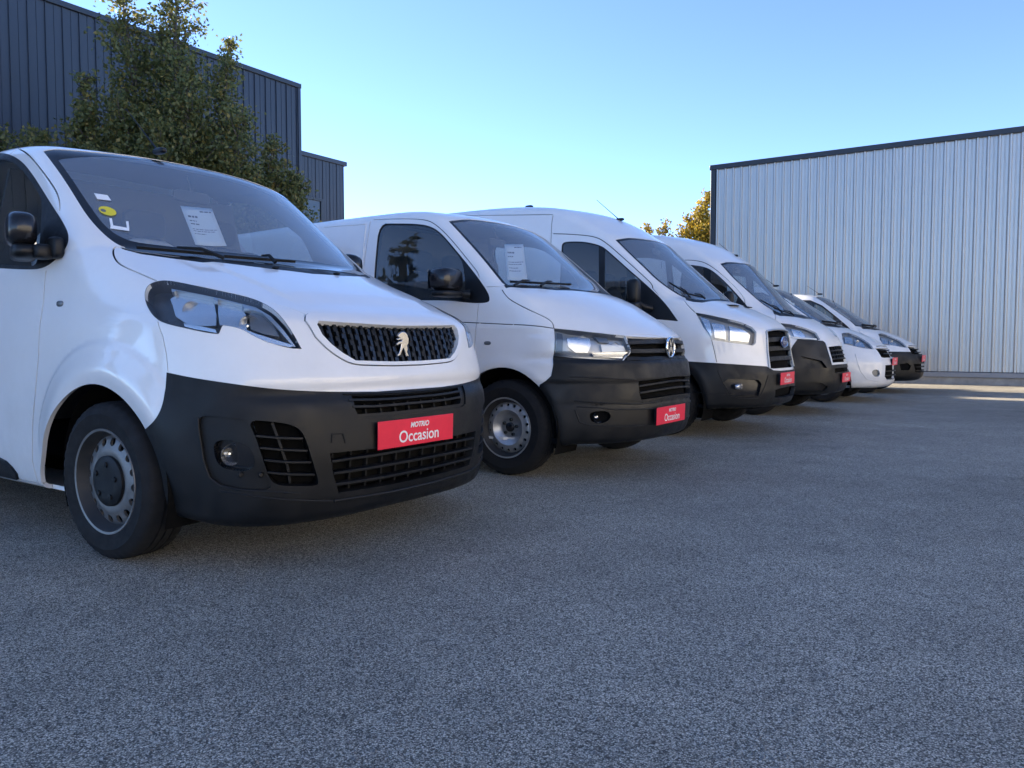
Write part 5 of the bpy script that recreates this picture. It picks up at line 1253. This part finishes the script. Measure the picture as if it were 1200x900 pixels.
def van2():
    v = Van('panel_van', 'white van with round letter badge, bare silver steel wheel and dark grey bumper', 1.21, 5.70, 55.5, SH['t5'], .024)
    S = {}
    S['axles'] = (-.894, -3.894); S['arch'] = (.415, .43); S['tyre'] = .343; S['rim'] = .210; S['lat'] = .822; S['wheel'] = 'dish'
    hd = v.px([(649.3,385),(660,386),(690,389.3),(715,392),(732,393.8),(736,402),(739,411),(735,417),(729,422.3),(690,420.7),(648.6,417)])
    bt = v.px([(648.6,417),(690,421),(729,422.8),(745,423.5),(765,422.5)])
    S['bumper'] = v.px([(633,450.5),(640,446),(646,440.5),(648,430)]) + bt + [NE(0,.06,bt[-1][2]), NE(.02,.06,-.1), NE(-.2,-1.05,-.1), NE(-.62,-1.1,-.1), NE(-.55,-1.0,.55)]
    sl = v.pxs([(525.5,259),(540,274.5),(555,291),(570,308.5),(583,325),(592.5,336),(612,336),(632,336.6),(652,338.5)]); top = v.fr([(.06,1.945),(-.25,1.94),(-.5,1.93)])
    S['screen'] = sl + [NE(sl[-1][0]+.02, .06, sl[-1][2])] + top; S['frit'] = .03
    a, b = v.px([(590,334),(612,335),(632,335.6),(652,337.5)]), v.px([(652,340.5),(632,338.6),(612,338),(593,338)])
    S['cowl'] = a + [NE(a[-1][0]+.03, .06, a[-1][2]), NE(b[0][0]+.03, .06, b[0][2])] + b
    S['head'] = hd; 
    wf = ([(444,262),(465,261.8),(485,262),(502,264),(515,271),(527.5,285),(545,306),(560,325),(571,341),(574,349),(573,354.5),(560,355.5),(545,354.5),(527,352)])
    wl_ = [(480,352),(437,351),(438,330),(440,300)]; S['window'] = v.pxc(wf + wl_)
    S['panes'] = [v.pxc([(444,262),(465,261.8),(485,262),(502,264),(515,271),(527.5,285),(546,307.5),(546,353),(546,354.5),(543,354.5),(527,352)] + wl_)]; S['pane_in'] = .012
    gr_t = [(733,394),(760,395.3),(778,395.8)]; gr_b = [(778,421.5),(760,422.5),(745,423.3),(731,422.3),(737,416),(739.5,411),(736.5,402)]
    S['grille'] = half(v, gr_t, gr_b)
    S['extra'] = [('lower_intake', half(v, [(748,446.5),(765,444.5),(785,441.8)], [(785,463.5),(765,466.5),(751,468.5),(749,463)]), ['bumper']),
                  ('fog_pocket', chaikin(v.px([(691,484),(700,481.3),(712,482),(716,487),(713,493),(703,496.5),(694,495),(691,490)]), 1), ['bumper'])]
    dg = [(437,257.6),(460,256.5),(480,256.5),(495,257),(507.5,260.3),(525,276),(545,300.5),(556,314),(560,319.5),(561.5,326)]
    df = [(561,356),(559.5,368),(558.5,380),(556,404),(553,440),(552,480)]
    S['gaps'] = [(v.pxs(dg), .006), (v.px([(434.5,259),(431,280),(427,305),(425,335)]), .006), (v.px(df), .006), (v.pxs([(588,339),(591,344),(597,351),(614.7,360.7),(633,369),(643,374),(648,379),(649.3,385)]), .006),
                 (v.px([(570,336.3),(592,336.8)]), .004), (v.px([(430,373),(540,377.5),(593,380),(648.5,384.7)]), .007)]
    S['door'] = v.px([(436,257.8),(460,256.5),(480,256.5),(495,257),(507.5,260.3),(525,276),(545,300.5),(556,314),(562,326),(575,352)]) + v.px(df) + v.sd([(-1.3,.30),(-2.32,.30)])
    S['bonnet'] = v.px([(588,339),(591,344),(597,351),(614.7,360.7),(633,369),(643,374),(648,379),(649.3,385),(690,389),(732,393.5),(778,395.5)]) + [NE(-.1,.06,1.0), NE(-.8,.06,1.45), NE(-.95,-.6,1.42)]
    S['cab'] = (-.90, 1.36, 2.0, -1.85)
    S['lamps'] = [('reflector', [(664,394),(676,391.5),(692,393),(694,404),(690,413),(676,414),(666,406)], 'reflector', -.03),
                  ('inner_reflector', [(697,391.5),(712,393),(716,401),(704,400)], 'lamp_grey', -.025), ('mid_reflector', [(706,403),(734,404),(737,411),(708,412)], 'silver', -.03),
                  ('light_strip', [(694,413.5),(738,412.5),(730,419.5),(696,418.5)], 'reflector', -.012), ('amber_corner', [(652,389),(659,390),(659,413),(651,413)], 'lamp_grey', -.02)]
    S['bowls'] = [((681,402), .060, .070), ((722,407), .045, .06)]
    std_cut(v, S); o = std_parts(v, S); bp = o['bumper']
    v.part('intake_back', 'lower_intake', M['void'], off=-.045, parent=bp); v.part('fog_pocket', 'fog_pocket', M['void'], off=-.03, rim=-.034, mode='pair', parent=bp)
    slats(v, bp, [[(736,401.5),(755,401),(774,400.5)], [(739,411.5),(757,411.5),(775,411)], [(734,420.5),(757,420.5),(776,419.5)]], .030, .03, -.012)
    slats(v, bp, [[(749,452.5),(765,450),(783,447)], [(750,460.5),(765,458),(783,455)]], .014, .035, -.014)
    creases(v, bp, [[(667,441.6),(700,443),(745,444.6)], [(673,469.6),(720,472.5),(770,470.5)], [(674,480.5),(679,494.5),(691,498.4),(730,499.5),(766,497)], [(676,477),(720,480),(764,479)]])
    pf = v.px([(702,489)])[0]; nf = v.nrm([pf])[0]
    for sgn in (1, -1): disc_lamp(v, (pf - nf*.02)*np.array([1, sgn, 1]), (1, -.2*sgn, 0), .042, 'fog_lamp', v.root)
    # round badge
    p = v.fr([(0, .915)])[0] + np.array([.012, 0, 0]); mb = MB(); rg = [(p[0]+.004, .072*math.cos(t), p[2]+.072*math.sin(t)) for t in np.linspace(0, 2*math.pi, 33)[:-1]]; mb.tube(rg, .008, 8, closed=True)
    def stroke(pts): mb.sweep([(p[0]+.004, a, p[2]+b) for a, b in pts], [(1, 0, 0)]*len(pts), .013, .010)
    stroke([(-.030,.062),(-.002,.012)]); stroke([(.030,.062),(.002,.012)]); stroke([(-.058,.035),(-.028,-.052)]); stroke([(-.030,-.052),(-.002,.004)]); stroke([(.058,.035),(.028,-.052)]); stroke([(.030,-.052),(.002,.004)])
    bo = mb.build('badge', M['chrome'], v.root); mb = MB(); mb.lathe([(.070, 0), (0, -.002)], 32, Matrix.Translation((p[0]-.004, 0, p[2])) @ Matrix.Rotation(math.pi/2, 4, 'Z')); mb.build('badge_disc', M['gloss_black'], bo)
    plate(v, (784,485), tilt=.03); repeater(v, (571.3,402))
    wiper(v, (620,333), (668,335), (633,338)); wiper(v, (597,332), (640,334), (602,337.5))
    door_mirror(v, (-1.29, 1.09, 1.40), (.17, .27, .165), (-1.20, .93, 1.30), s2=(.15, .25, .05))
    mb = MB(); rbox(mb, (-2.6, 0, 2.045), (.14, .05, .04), .7); mb.build('aerial', M['black_plastic'], v.root)
    pn = v.px([(375,266),(420,262),(430,262),(425,300),(422,340)]); q = MB(); v.bar(q, v.px([(380,266),(429,262.5),(424,320)]), .010, .006, .002, .08); q.build('side_panel_rib', M['white'], v.root, bevel=.002)
    return v

def van3():
    v = Van('high_roof_van', 'tall white van with high dark grille between wide clear headlamps, small antenna on roof', 2.91, 8.08, 55.5, SH['transit'], .028)
    S = {}; S['axles'] = (-1.0, -4.3); S['arch'] = (.43, .44); S['tyre'] = .35; S['rim'] = .213; S['lat'] = .885; S['tw'] = .225
    bt = v.px([(800,423),(806,423.5),(840,425.5),(870,427.5),(898,429.5),(906,434),(914,434.5)])
    S['bumper'] = bt + [NE(0,.06,bt[-1][2]), NE(.02,.06,-.1), NE(-.2,-1.1,-.1), NE(-.7,-1.15,-.1), NE(-.60,-1.1,.45), NE(-.62,-1.1,.70)]
    sl = v.pxs([(721,281),(739,299),(754,313),(768,327),(785,339.7),(801,349),(812,351),(823,352)]); top = v.fr([(.06,2.115),(-.3,2.11),(-.6,2.10)])
    S['screen'] = sl + [NE(sl[-1][0]+.02, .06, sl[-1][2]+.01)] + top
    a, b = v.px([(803,348.5),(812,350.5),(823,351.5)]), v.px([(823,355),(812,354),(804,352)]); S['cowl'] = a + [NE(a[-1][0], .06, a[-1][2]), NE(b[0][0], .06, b[0][2])] + b
    S['head'] = v.px([(815,366.5),(842,371.8),(868.5,378),(881,383.5),(886,389),(886.4,392),(885.5,402),(882,405),(858,402),(833.6,398.3),(824,383)])
    wf = v.pxc([(658,290),(658.5,286),(662,283.2),(674,282.8),(686,283.2),(704,287.4),(713,294),(735,314),(757,333),(779,354),(793,374),(795,376.5),(792,376.3),(779,375),(740,372),(690,367),(655,363)])
    S['window'] = wf; S['pane_in'] = .014
    S['panes'] = [v.pxc([(658,290),(658.5,286),(662,283.2),(674,282.8),(686,283.2),(701,286.5),(703,287.2),(703,291),(703,366),(703,368),(701,367.8),(690,367),(655,363)]), v.pxc([(707,291),(707,289),(713,294),(735,314),(749,326),(751,328),(751,331),(751,371),(751,373),(749,373),(740,372),(709,369),(707,369),(707,366)])]
    S['grille'] = half(v, [(897.3,391),(900,387.8),(907,387),(913,386.8)], [(913,431.5),(907,432),(901.5,431.5)])
    S['extra'] = [('fog_pod', v.px([(847.5,448),(853,444),(888.5,445.3),(892,450),(888,464),(868,465),(855,462)]), ['bumper']), ('lower_intake', half(v, [(908,457),(914,455),(920,453.5)], [(920,465),(914,466),(907.5,466.5)]), ['bumper'])]
    dg = [(648,273.8),(673,274.6),(697,277),(709.7,283.7),(731.7,303),(753.7,323),(764,332.5),(765,338)]
    S['gaps'] = [(v.pxs(dg), .009), (v.px([(648,252.5),(646.5,262),(646,274),(645,300)]), .009), (v.px([(540,253),(600,252),(648,251.5)]), .008), (v.pxs([(802,352.5),(806,358),(814.5,366)]), .008), (v.px([(834,398.5),(837,411),(840,424.5)]), .006), (v.px([(765,338),(772,346),(766,349)]), .004)]
    S['door'] = v.px([(646,274),(673,274.6),(697,277),(709.7,283.7),(731.7,303),(753.7,323),(765,336),(798,378),(792,400),(788,440)]) + v.sd([(-1.5,.4),(-2.5,.4)])
    S['bonnet'] = v.px([(802,352.5),(806,358),(814.5,366),(842,371.8),(868.5,378),(881,383.5),(898,387.5),(913,386.5)]) + [NE(-.1,.06,1.12), NE(-.7,.06,1.5), NE(-.9,-.7,1.46)]
    S['cab'] = (-.80, 1.42, 2.2, -1.9)
    S['lamps'] = [('reflector', [(834,377),(850,379),(852,398),(838,396)], 'reflector', -.03), ('inner_reflector', [(856,380),(872,384),(882,392),(880,401),(857,399)], 'reflector', -.034), ('turn_reflector', [(820,370),(831,374),(834,394),(828,386)], 'reflector', -.02)]
    S['bowls'] = [((847,388), .05, .06), ((868,392), .055, .065)]
    std_cut(v, S); o = std_parts(v, S); bp = o['bumper']
    v.part('fog_pod', 'fog_pod', M['gloss_black'], off=-.02, rim=-.026, mode='pair', parent=bp); v.part('intake_back', 'lower_intake', M['void'], off=-.05, parent=bp)
    slats(v, bp, [[(898,398.5),(906,398),(912,397.5)], [(899,409),(906,408.5),(912,408)], [(900,421),(906,420.5),(912,420)]], .045, .03, -.012)
    L_ = mirror_line(v.px([(898,388),(905,386.8),(912,386.5)])); mb = MB(); v.bar(mb, L_, .02, .025, .002, .06); v.bar(mb, v.px([(897.5,388.5),(899,410),(901.5,432)]), .02, .025, .002, .06); v.bar(mb, [q*np.array([1,-1,1]) for q in v.px([(897.5,388.5),(899,410),(901.5,432)])], .02, .025, .002, .06); mb.build('grille_frame', M['silver'], v.root, bevel=.004)
    creases(v, bp, [[(840.5,434),(846.7,447.3),(853,462),(867,466.5),(888.7,466.5),(896,452),(900,439)], [(812,459),(835,461),(850,462)]])
    p = v.px([(867,453)])[0]; n = v.nrm([p])[0]
    for sgn in (1, -1):
        c = (p - n*.012)*np.array([1, sgn, 1]); mb = MB(); rbox(mb, c, (.05, .20, .06), .6); mb.build('fog_lamp', M['reflector'], v.root, smooth=60)
    pb = v.fr([(0, .96)])[0] + np.array([.014, 0, 0]); mb = MB(); mb.lathe([(.058, .002), (.058, -.006), (.050, -.010), (0, -.011)], 32, Matrix.Translation(pb) @ Matrix.Rotation(math.pi/2, 4, 'Z') @ Matrix.Scale(2.1, 4, (1, 0, 0)))
    bo = mb.build('badge', [M['blue']], v.root); mb = MB(); mb.tube([(pb[0]+.009, .118*math.cos(t), pb[2]+.056*math.sin(t)) for t in np.linspace(0, 2*math.pi, 33)[:-1]], .006, 6, closed=True); mb.build('badge_ring', M['chrome'], bo)
    me = textmesh('Ford', .062, .35, .001); t = link('lettering', me, M['chrome'], bo); t.rotation_euler = (math.pi/2, 0, math.pi/2); t.location = (pb[0]+.0125, 0, pb[2])
    plate(v, (921,443), tilt=.03); wiper(v, (783,332), (806,346), (808,350.5)); wiper(v, (800,344), (824,350), (826,352.5))
    door_mirror(v, (-1.22, 1.19, 1.47), (.12, .17, .25), (-1.12, .99, 1.30), mat='black_plastic', s2=(.11, .16, .10))
    roof_aerial(v, v.px([(721,257)])[0] + np.array([0, .1, .01]), v.px([(721,257)])[0] + np.array([-.30, .1, .27]))
    mb = MB(); rbox(mb, (-3.2, -.1, 2.655), (.12, .05, .07), .6); rbox(mb, (-3.2, -.1, 2.63), (.20, .10, .02), .5); mb.build('antenna', M['black_plastic'], v.root)
    mb = MB(); q = v.px([(858,358)])[0]
    for sgn in (1, -1): rbox(mb, (q[0], q[1]*sgn, q[2]), (.10, .26, .012), .5)
    mb.build('bonnet_vent', M['black_plastic'], v.root)
    return v

def van4():
    v = Van('high_roof_van', 'tall white van with large matt grey wraparound bumper and small square grille', 4.52, 10.41, 55.5, SH['boxer'], .03)
    S = {}; S['axles'] = (-.948, -4.4); S['arch'] = (.43, .45); S['tyre'] = .345; S['rim'] = .213; S['lat'] = .885; S['tw'] = .225
    bt = v.px([(924.7,413),(929,405),(934.7,397),(948,398.3),(964,399.5)])
    gt = v.px([(966.5,401.5),(974,401),(980,401)]); gb = v.px([(980,427),(975,428)])
    S['bumper'] = bt + v.px([(966.5,401.5)]) + [NE(-.1,.06,gt[-1][2]), NE(.02,.06,-.1), NE(-.2,-1.1,-.1), NE(-.68,-1.15,-.1), NE(-.60,-1.1,.5), NE(-.62,-1.1,.66)]
    sl = v.pxs([(844,309),(858,325),(873,338.5),(888,352),(899,360),(908,366),(918,368)]); top = v.fr([(.06,2.09),(-.3,2.085),(-.65,2.07)]); zc = sl[-1][2]
    S['screen'] = sl + v.fr([(-.3, zc-.0), (.06, zc)]) + top
    S['cowl'] = v.px([(905,363.5),(912,366)]) + v.fr([(-.3, zc+.01), (.06, zc+.01), (.06, zc-.06), (-.3, zc-.06)]) + v.px([(914,370.5),(907,368)])
    S['head'] = v.px([(913.5,378.8),(926.7,380.2),(944,384.7),(956,390),(961,398),(957,399),(945,398.3),(932,397.3),(920,393.3)])
    wf = v.pxc([(799,310),(812,310.5),(825,312.5),(835,316.7),(851.7,331.7),(870,351.7),(878.5,362.5),(868,361.5),(848,359),(820,356),(796,354)])
    S['window'] = wf; S['panes'] = [v.px([(799,310),(812,310.5),(825,312.5),(827,358),(820,356),(796,354)]), v.px([(832,315.5),(835,316.7),(851.7,331.7),(866,347.5),(862,360.5),(848,359),(832,358)])]; S['pane_in'] = .012
    S['grille'] = half(v, [(970,406.8),(975,406),(981,405.5)], [(981,424.8),(975,425.2)])
    S['extra'] = [('surround', half(v, [(966.5,401.5),(974,401),(981,400.8)], [(981,427.2),(974.5,428)]), ['bumper']), ('brow_recess', v.px([(938.7,417.5),(950,420),(962.7,423),(969,431),(957,432),(946,430.8)]), ['bumper']),
                  ('lower_intake', half(v, [(978,431.5),(985,431)], [(985,436),(978,437)]), ['bumper']), ('fog_recess', v.px([(943,451),(950,447.5),(962,449),(970,453),(965,458),(950,458)]), ['bumper'])]
    S['gaps'] = [(v.pxs([(795,304.8),(813,304.7),(828,308),(846.7,321.7),(866.7,341.7),(873,351.7),(873,356)]), .009), (v.px([(908,367),(908,377)]), .007), (v.px([(775,283),(776,300),(775,315)]), .008)]
    S['door'] = v.px([(793,305),(813,304.7),(828,308),(846.7,321.7),(866.7,341.7),(873,353),(882,364),(884,400)]) + v.sd([(-1.45,.4),(-2.4,.4)])
    S['bonnet'] = v.px([(908,368),(908,377),(914,379),(926.7,380),(944,384.7),(956,390),(964,399),(980,401)]) + [NE(-.15,.06,1.05), NE(-.7,.06,1.46), NE(-.85,-.7,1.42)]
    S['cab'] = (-.78, 1.38, 2.2, -1.85)
    S['lamps'] = [('reflector', [(928,384),(940,386),(946,395),(932,394)], 'reflector', -.03), ('light_strip', [(921,391),(932,395),(958,396.5),(958,398),(932,396.6),(921,393)], 'print', -.01)]
    S['bowls'] = [((940,391), .05, .06)]
    std_cut(v, S)
    sr = v.arrays('surround'); o = std_parts(v, S); bp = o['bumper']
    v.part('grille_surround', 'surround', M['white'], off=.012, rim=.03); v.part('brow_recess', 'brow_recess', M['black_plastic'], off=-.025, rim=-.03, mode='pair', parent=bp)
    v.part('intake_back', 'lower_intake', M['void'], off=-.05, parent=bp); v.part('fog_recess', 'fog_recess', M['black_plastic'], off=-.02, rim=-.025, mode='pair', parent=bp)
    slats(v, bp, [[(970.5,411.5),(977,411)], [(972,416.5),(978,416)], [(973,421),(979,420.5)]], .016, .03, -.012)
    for y in np.arange(-.3, .31, .1):
        mb = MB(); P_ = v.fr([(y, .75), (y, .90)]); mb.sweep([q - np.array([.02, 0, 0]) for q in P_], [(1, 0, 0)]*2, .014, .02); mb.build('upright', M['black_plastic'], bp, smooth=0)
    plate(v, None, tilt=.03, loc=v.fr([(0, .49)])[0])
    wiper(v, (890,352), (915,366), (916,368.5)); wiper(v, (906,362), (930,370), (930,371.5))
    door_mirror(v, (-1.22, 1.17, 1.50), (.12, .16, .27), (-1.15, .99, 1.36), mat='black_plastic', s2=(.11, .16, .10))
    A_ = v.px([(860,300)])[0]; roof_aerial(v, A_ + np.array([-.05, .15, .02]), A_ + np.array([-.28, .15, .22]))
    mb = MB(); bl = [(-.06,-.07),(.0,.07),(.05,.06),(.02,-.02),(.06,-.07),(.02,-.07),(0,-.03),(-.03,-.07)]
    mb.prism(bl, 0, .01, Matrix.Translation(Vector(v.fr([(0, 1.08)])[0]) + Vector((.0, 0, .01))) @ Matrix.Rotation(math.pi/2, 4, 'Z') @ Matrix.Rotation(-.8, 4, 'X')); mb.build('badge', M['chrome'], v.root, smooth=0)
    return v

def van56(ox, oy, label, dark, px):
    v = Van('compact_van', label, ox, oy, 55.5, SH['expert2'], .03)
    S = {}; S['axles'] = (-.92, -3.92); S['arch'] = (.40, .41); S['tyre'] = .33; S['hub'] = .33; S['rim'] = .205; S['lat'] = .815
    if dark: S['bumper'] = v.fr([(-.80,.795),(-.6,.79),(-.3,.785),(.06,.78)]) + [NE(.02,.06,-.1), NE(-.2,-1.05,-.1), NE(-.62,-1.1,-.1), NE(-.53,-1.0,.5), NE(-.48,-1.0,.80)]
    else: S['bumper'] = v.fr([(-.82,.72),(-.6,.735),(-.3,.72),(.06,.70)]) + [NE(.02,.06,-.1), NE(-.2,-1.05,-.1), NE(-.62,-1.1,-.1), NE(-.53,-1.0,.5), NE(-.5,-1.0,.70)]; S['bmat'] = 'white'
    S['screen'] = v.fr([(-.80,1.285),(-.77,1.40),(-.73,1.55),(-.68,1.70),(-.62,1.86),(-.4,1.895),(.06,1.905),(.06,1.235),(-.4,1.245),(-.65,1.26)])
    S['cowl'] = v.fr([(-.72,1.262),(-.4,1.247),(.06,1.237),(.06,1.20),(-.4,1.205),(-.72,1.225)])
    S['head'] = v.px(px['head'])
    S['window'] = v.sd([(-2.25,1.82),(-1.95,1.81),(-1.72,1.70),(-1.45,1.48),(-1.22,1.28),(-1.15,1.20),(-1.25,1.17),(-2.25,1.15)]); S['panes'] = [v.sd([(-2.25,1.82),(-1.95,1.81),(-1.72,1.70),(-1.48,1.50),(-1.48,1.17),(-2.25,1.15)])]
    S['grille'] = half(v, px['gt'], px['gb'])
    if not dark: S['extra'] = [('lower_intake', v.fr([(-.42,.60),(.06,.60),(.06,.36),(-.36,.36),(-.44,.42)]), ['bumper']), ('fog_recess', chaikin(v.px([(1021,437),(1023,433.5),(1028,433),(1031,436),(1030,441),(1025,442)]), 1), ['bumper'])]
    else: S['extra'] = [('lower_intake', v.fr([(-.50,.56),(.06,.56),(.06,.40),(-.44,.40)]), ['bumper']), ('fog_recess', v.fr([(-.74,.56),(-.62,.58),(-.56,.52),(-.60,.44),(-.72,.44)]), ['bumper'])]
    S['gaps'] = [(v.fr([(-.82,1.24),(-.86,1.16),(-.83,1.08)]), .007)] + ([(v.px([(991,427),(1005,427.5)]), .006)] if not dark else [])
    S['door'] = v.sd([(-2.3,1.88),(-1.9,1.87),(-1.6,1.68),(-1.2,1.32),(-1.15,.9),(-1.32,.5),(-1.36,.3),(-2.3,.3)])
    S['bonnet'] = v.fr([(-.80,1.22),(-.83,1.08),(-.70,1.0),(-.5,.93),(-.36,.90),(.06,.90),(.06,1.3),(-.7,1.3)])
    S['cab'] = (-.92, 1.22, 1.9, -1.85)
    S['lamps'] = [('reflector', px['refl'], 'reflector', -.03), ('inner_reflector', px['refl2'], 'reflector', -.03)]; S['bowls'] = [(px['bowl'], .06, .05)]
    std_cut(v, S); o = std_parts(v, S); bp = o['bumper']
    v.part('intake_back', 'lower_intake', M['void'], off=-.05, parent=bp); v.part('fog_recess', 'fog_recess', M['lamp_grey'] if not dark else M['void'], off=-.02, rim=-.025, mode='pair', parent=bp)
    for z in (.78, .84, .90):
        mb = MB(); L_ = mirror_line(v.fr([(-.36 - .25*(z-.78), z), (-.15, z), (-.05, z)])); v.bar(mb, L_, .014, .03, -.012, .08); mb.build('slat', M['gloss_black'], v.root)
    for z in (.43, .50):
        mb = MB(); L_ = mirror_line(v.fr([(-.42, z), (-.15, z), (-.05, z)])); v.bar(mb, L_, .014, .03, -.012, .08); mb.build('slat', M['black_plastic'], bp)
    if not dark: creases(v, bp, [[(1002.5,415),(1005,425),(1008,434),(1015,444),(1030,447)]], .012, .014, .004, mat='white')
    plate(v, None, tilt=.05, loc=v.fr([(0, .655 if not dark else .66)])[0])
    for a, b in ((-.62, -.12), (.02, .55)):
        P_ = v.fr([(a, 1.30), ((a+b)/2, 1.285), (b, 1.275)]); N = v.nrm(P_); mb = MB(); mb.sweep(np.array(P_)+N*.02, N, .02, .025); mb.build('wiper', M['black_plastic'], v.root)
    door_mirror(v, (-1.35, 1.07, 1.30), (.13, .22, .19), (-1.28, .92, 1.22))
    roof_aerial(v, (-1.95, 0, 1.97), (-2.2, 0, 2.15))
    return v
V2 = van2(); van3(); van4()
van56(6.29, 12.62, 'white van with white body coloured bumper parked beside the dark bumpered van', False, dict(
    head=[(986,391),(989,390),(994,390),(1005,394),(1018,402),(1024,409.5),(1012,408),(1000,405.5),(989,403),(987,397)], gt=[(1025.5,408),(1032,408),(1036,408.3)], gb=[(1039,419.3),(1036,419.5),(1033,419)],
    refl=[(990,393),(999,394),(1000,402),(991,401)], refl2=[(1002,396),(1012,400),(1015,406),(1003,404)], bowl=(1005,400)))
van56(7.98, 14.89, 'white van with unpainted black bumper parked closest to the ribbed metal hall', True, dict(
    head=[(1029,391.5),(1033,390.5),(1040,393),(1054,399),(1063,407.5),(1055,406.5),(1048,405),(1035,404),(1031,398)], gt=[(1063,406),(1067,406),(1070,406.5)], gb=[(1073,415.3),(1071,415.3),(1068.5,415)],
    refl=[(1032,394),(1040,395),(1041,402),(1035,402)], refl2=[(1042,397),(1050,400),(1054,405),(1043,404)], bowl=(1045,400)))
# ------------------------------------------------------------------ paper sheets and stickers on the glass
def world_pts(v, P): return [Vector(v.O + p[0]*v.Fw + p[1]*v.L + np.array([0, 0, p[2]])) for p in P]
def sheet_on_glass(v, px_, name, label, lines, off=-.014):
    P = np.array(v.px(px_)); N = v.nrm(P).mean(0); Q = world_pts(v, P + N*off); n = Vector(N[0]*v.Fw + N[1]*v.L + np.array([0, 0, N[2]])).normalized()
    c = sum(Q, Vector())/4; e1 = (Q[1]-Q[0]); e2 = (Q[3]-Q[0])
    root = MB(); nx, ny = 6, 8; vs = []; fs = []
    bend = lambda u, w_: n*(-.006*math.sin(u*3.1)*math.sin(w_*2.5))
    at = lambda u, w_: Q[0]*(1-u)*(1-w_) + Q[1]*u*(1-w_) + Q[2]*u*w_ + Q[3]*(1-u)*w_ + bend(u, w_)
    for j in range(ny+1):
        for i in range(nx+1): vs.append(at(i/nx, j/ny) - c)
    for j in range(ny):
        for i in range(nx): k = j*(nx+1)+i; fs.append((k, k+1, k+nx+2, k+nx+1))
    o = root.add(vs, fs).build(name, M['paper'], None, smooth=60, fix=False); o.location = c
    sm = o.modifiers.new('thickness', 'SOLIDIFY'); sm.thickness = .0006; sm.offset = 0
    props(o, label, 'paper')
    pr = MB()
    for u0, u1, w0, w1 in lines: pr.add([at(u0, w0)-c+n*.0012, at(u1, w0)-c+n*.0012, at(u1, w1)-c+n*.0012, at(u0, w1)-c+n*.0012], [(0, 1, 2, 3)])
    pr.build('printed_lines', M['ink'], o, smooth=0)
def words(rng, rows):
    out = []
    for w0, h_, u0, u1, big in rows:
        u = u0
        while u < u1:
            l = (.05+.09*rng.random())*(1.3 if big else 1); out.append((u, min(u+l, u1), w0, w0+h_)); u += l+.025
    return out
rg_ = np.random.default_rng(5)
sheet_on_glass(V1, [(212,238.5),(249,242),(266.5,285.5),(230,284)], 'price_sheet', 'white printed sheet behind the windscreen of the lion badged van',
    words(rg_, [(.10,.035,.55,.92,0), (.24,.05,.12,.42,1), (.36,.03,.12,.34,0), (.44,.03,.12,.40,0), (.58,.018,.12,.9,0), (.63,.018,.12,.8,0), (.70,.018,.12,.5,0)]))
sheet_on_glass(V2, [(592,284.5),(614,284.5),(619,326.5),(596,326.5)], 'price_sheet', 'white printed sheet behind the windscreen of the van with the round badge',
    words(rg_, [(.08,.03,.5,.9,0), (.22,.045,.12,.5,1), (.34,.03,.12,.4,0), (.5,.02,.12,.9,0), (.56,.02,.12,.8,0), (.66,.02,.12,.6,0), (.74,.02,.12,.7,0)]))
def sticker(v, poly, name, mat, parent, off=.0015):
    P = np.array(v.px(poly)); N = v.nrm(P).mean(0); c = P.mean(0); mb = MB(); n = len(P); mb.add([c+N*off] + [p+N*off for p in P], [(0, i+1, (i+1) % n+1) for i in range(n)]); return mb.build(name, M[mat], parent, smooth=0, fix=False)
ws = next(c for c in V1.root.children if c.name.startswith('windscreen'))
sticker(V1, [(126+10.5*math.cos(t)-.0*math.sin(t), 247.5+5*math.sin(t)+2.5*math.cos(t)) for t in np.linspace(0, 2*math.pi, 20)[:-1]], 'round_sticker', 'yellow', ws)
sticker(V1, [(121+3.5*math.cos(t), 247+1.7*math.sin(t)+.8*math.cos(t)) for t in np.linspace(0, 2*math.pi, 12)[:-1]], 'sticker_print', 'ink', ws, .0022)
sticker(V1, [(110,226.5),(126,229),(130.5,235.5),(114,233.5)], 'permit_sticker', 'paper', ws)
for q in ([(128,256),(131,256),(133,266),(130,267)], [(130,264),(151,267.5),(151.5,271),(129,268)], [(147.5,259.5),(150.5,259.5),(151.5,269),(149,269)]): sticker(V1, q, 'label_holder', 'paper', ws)
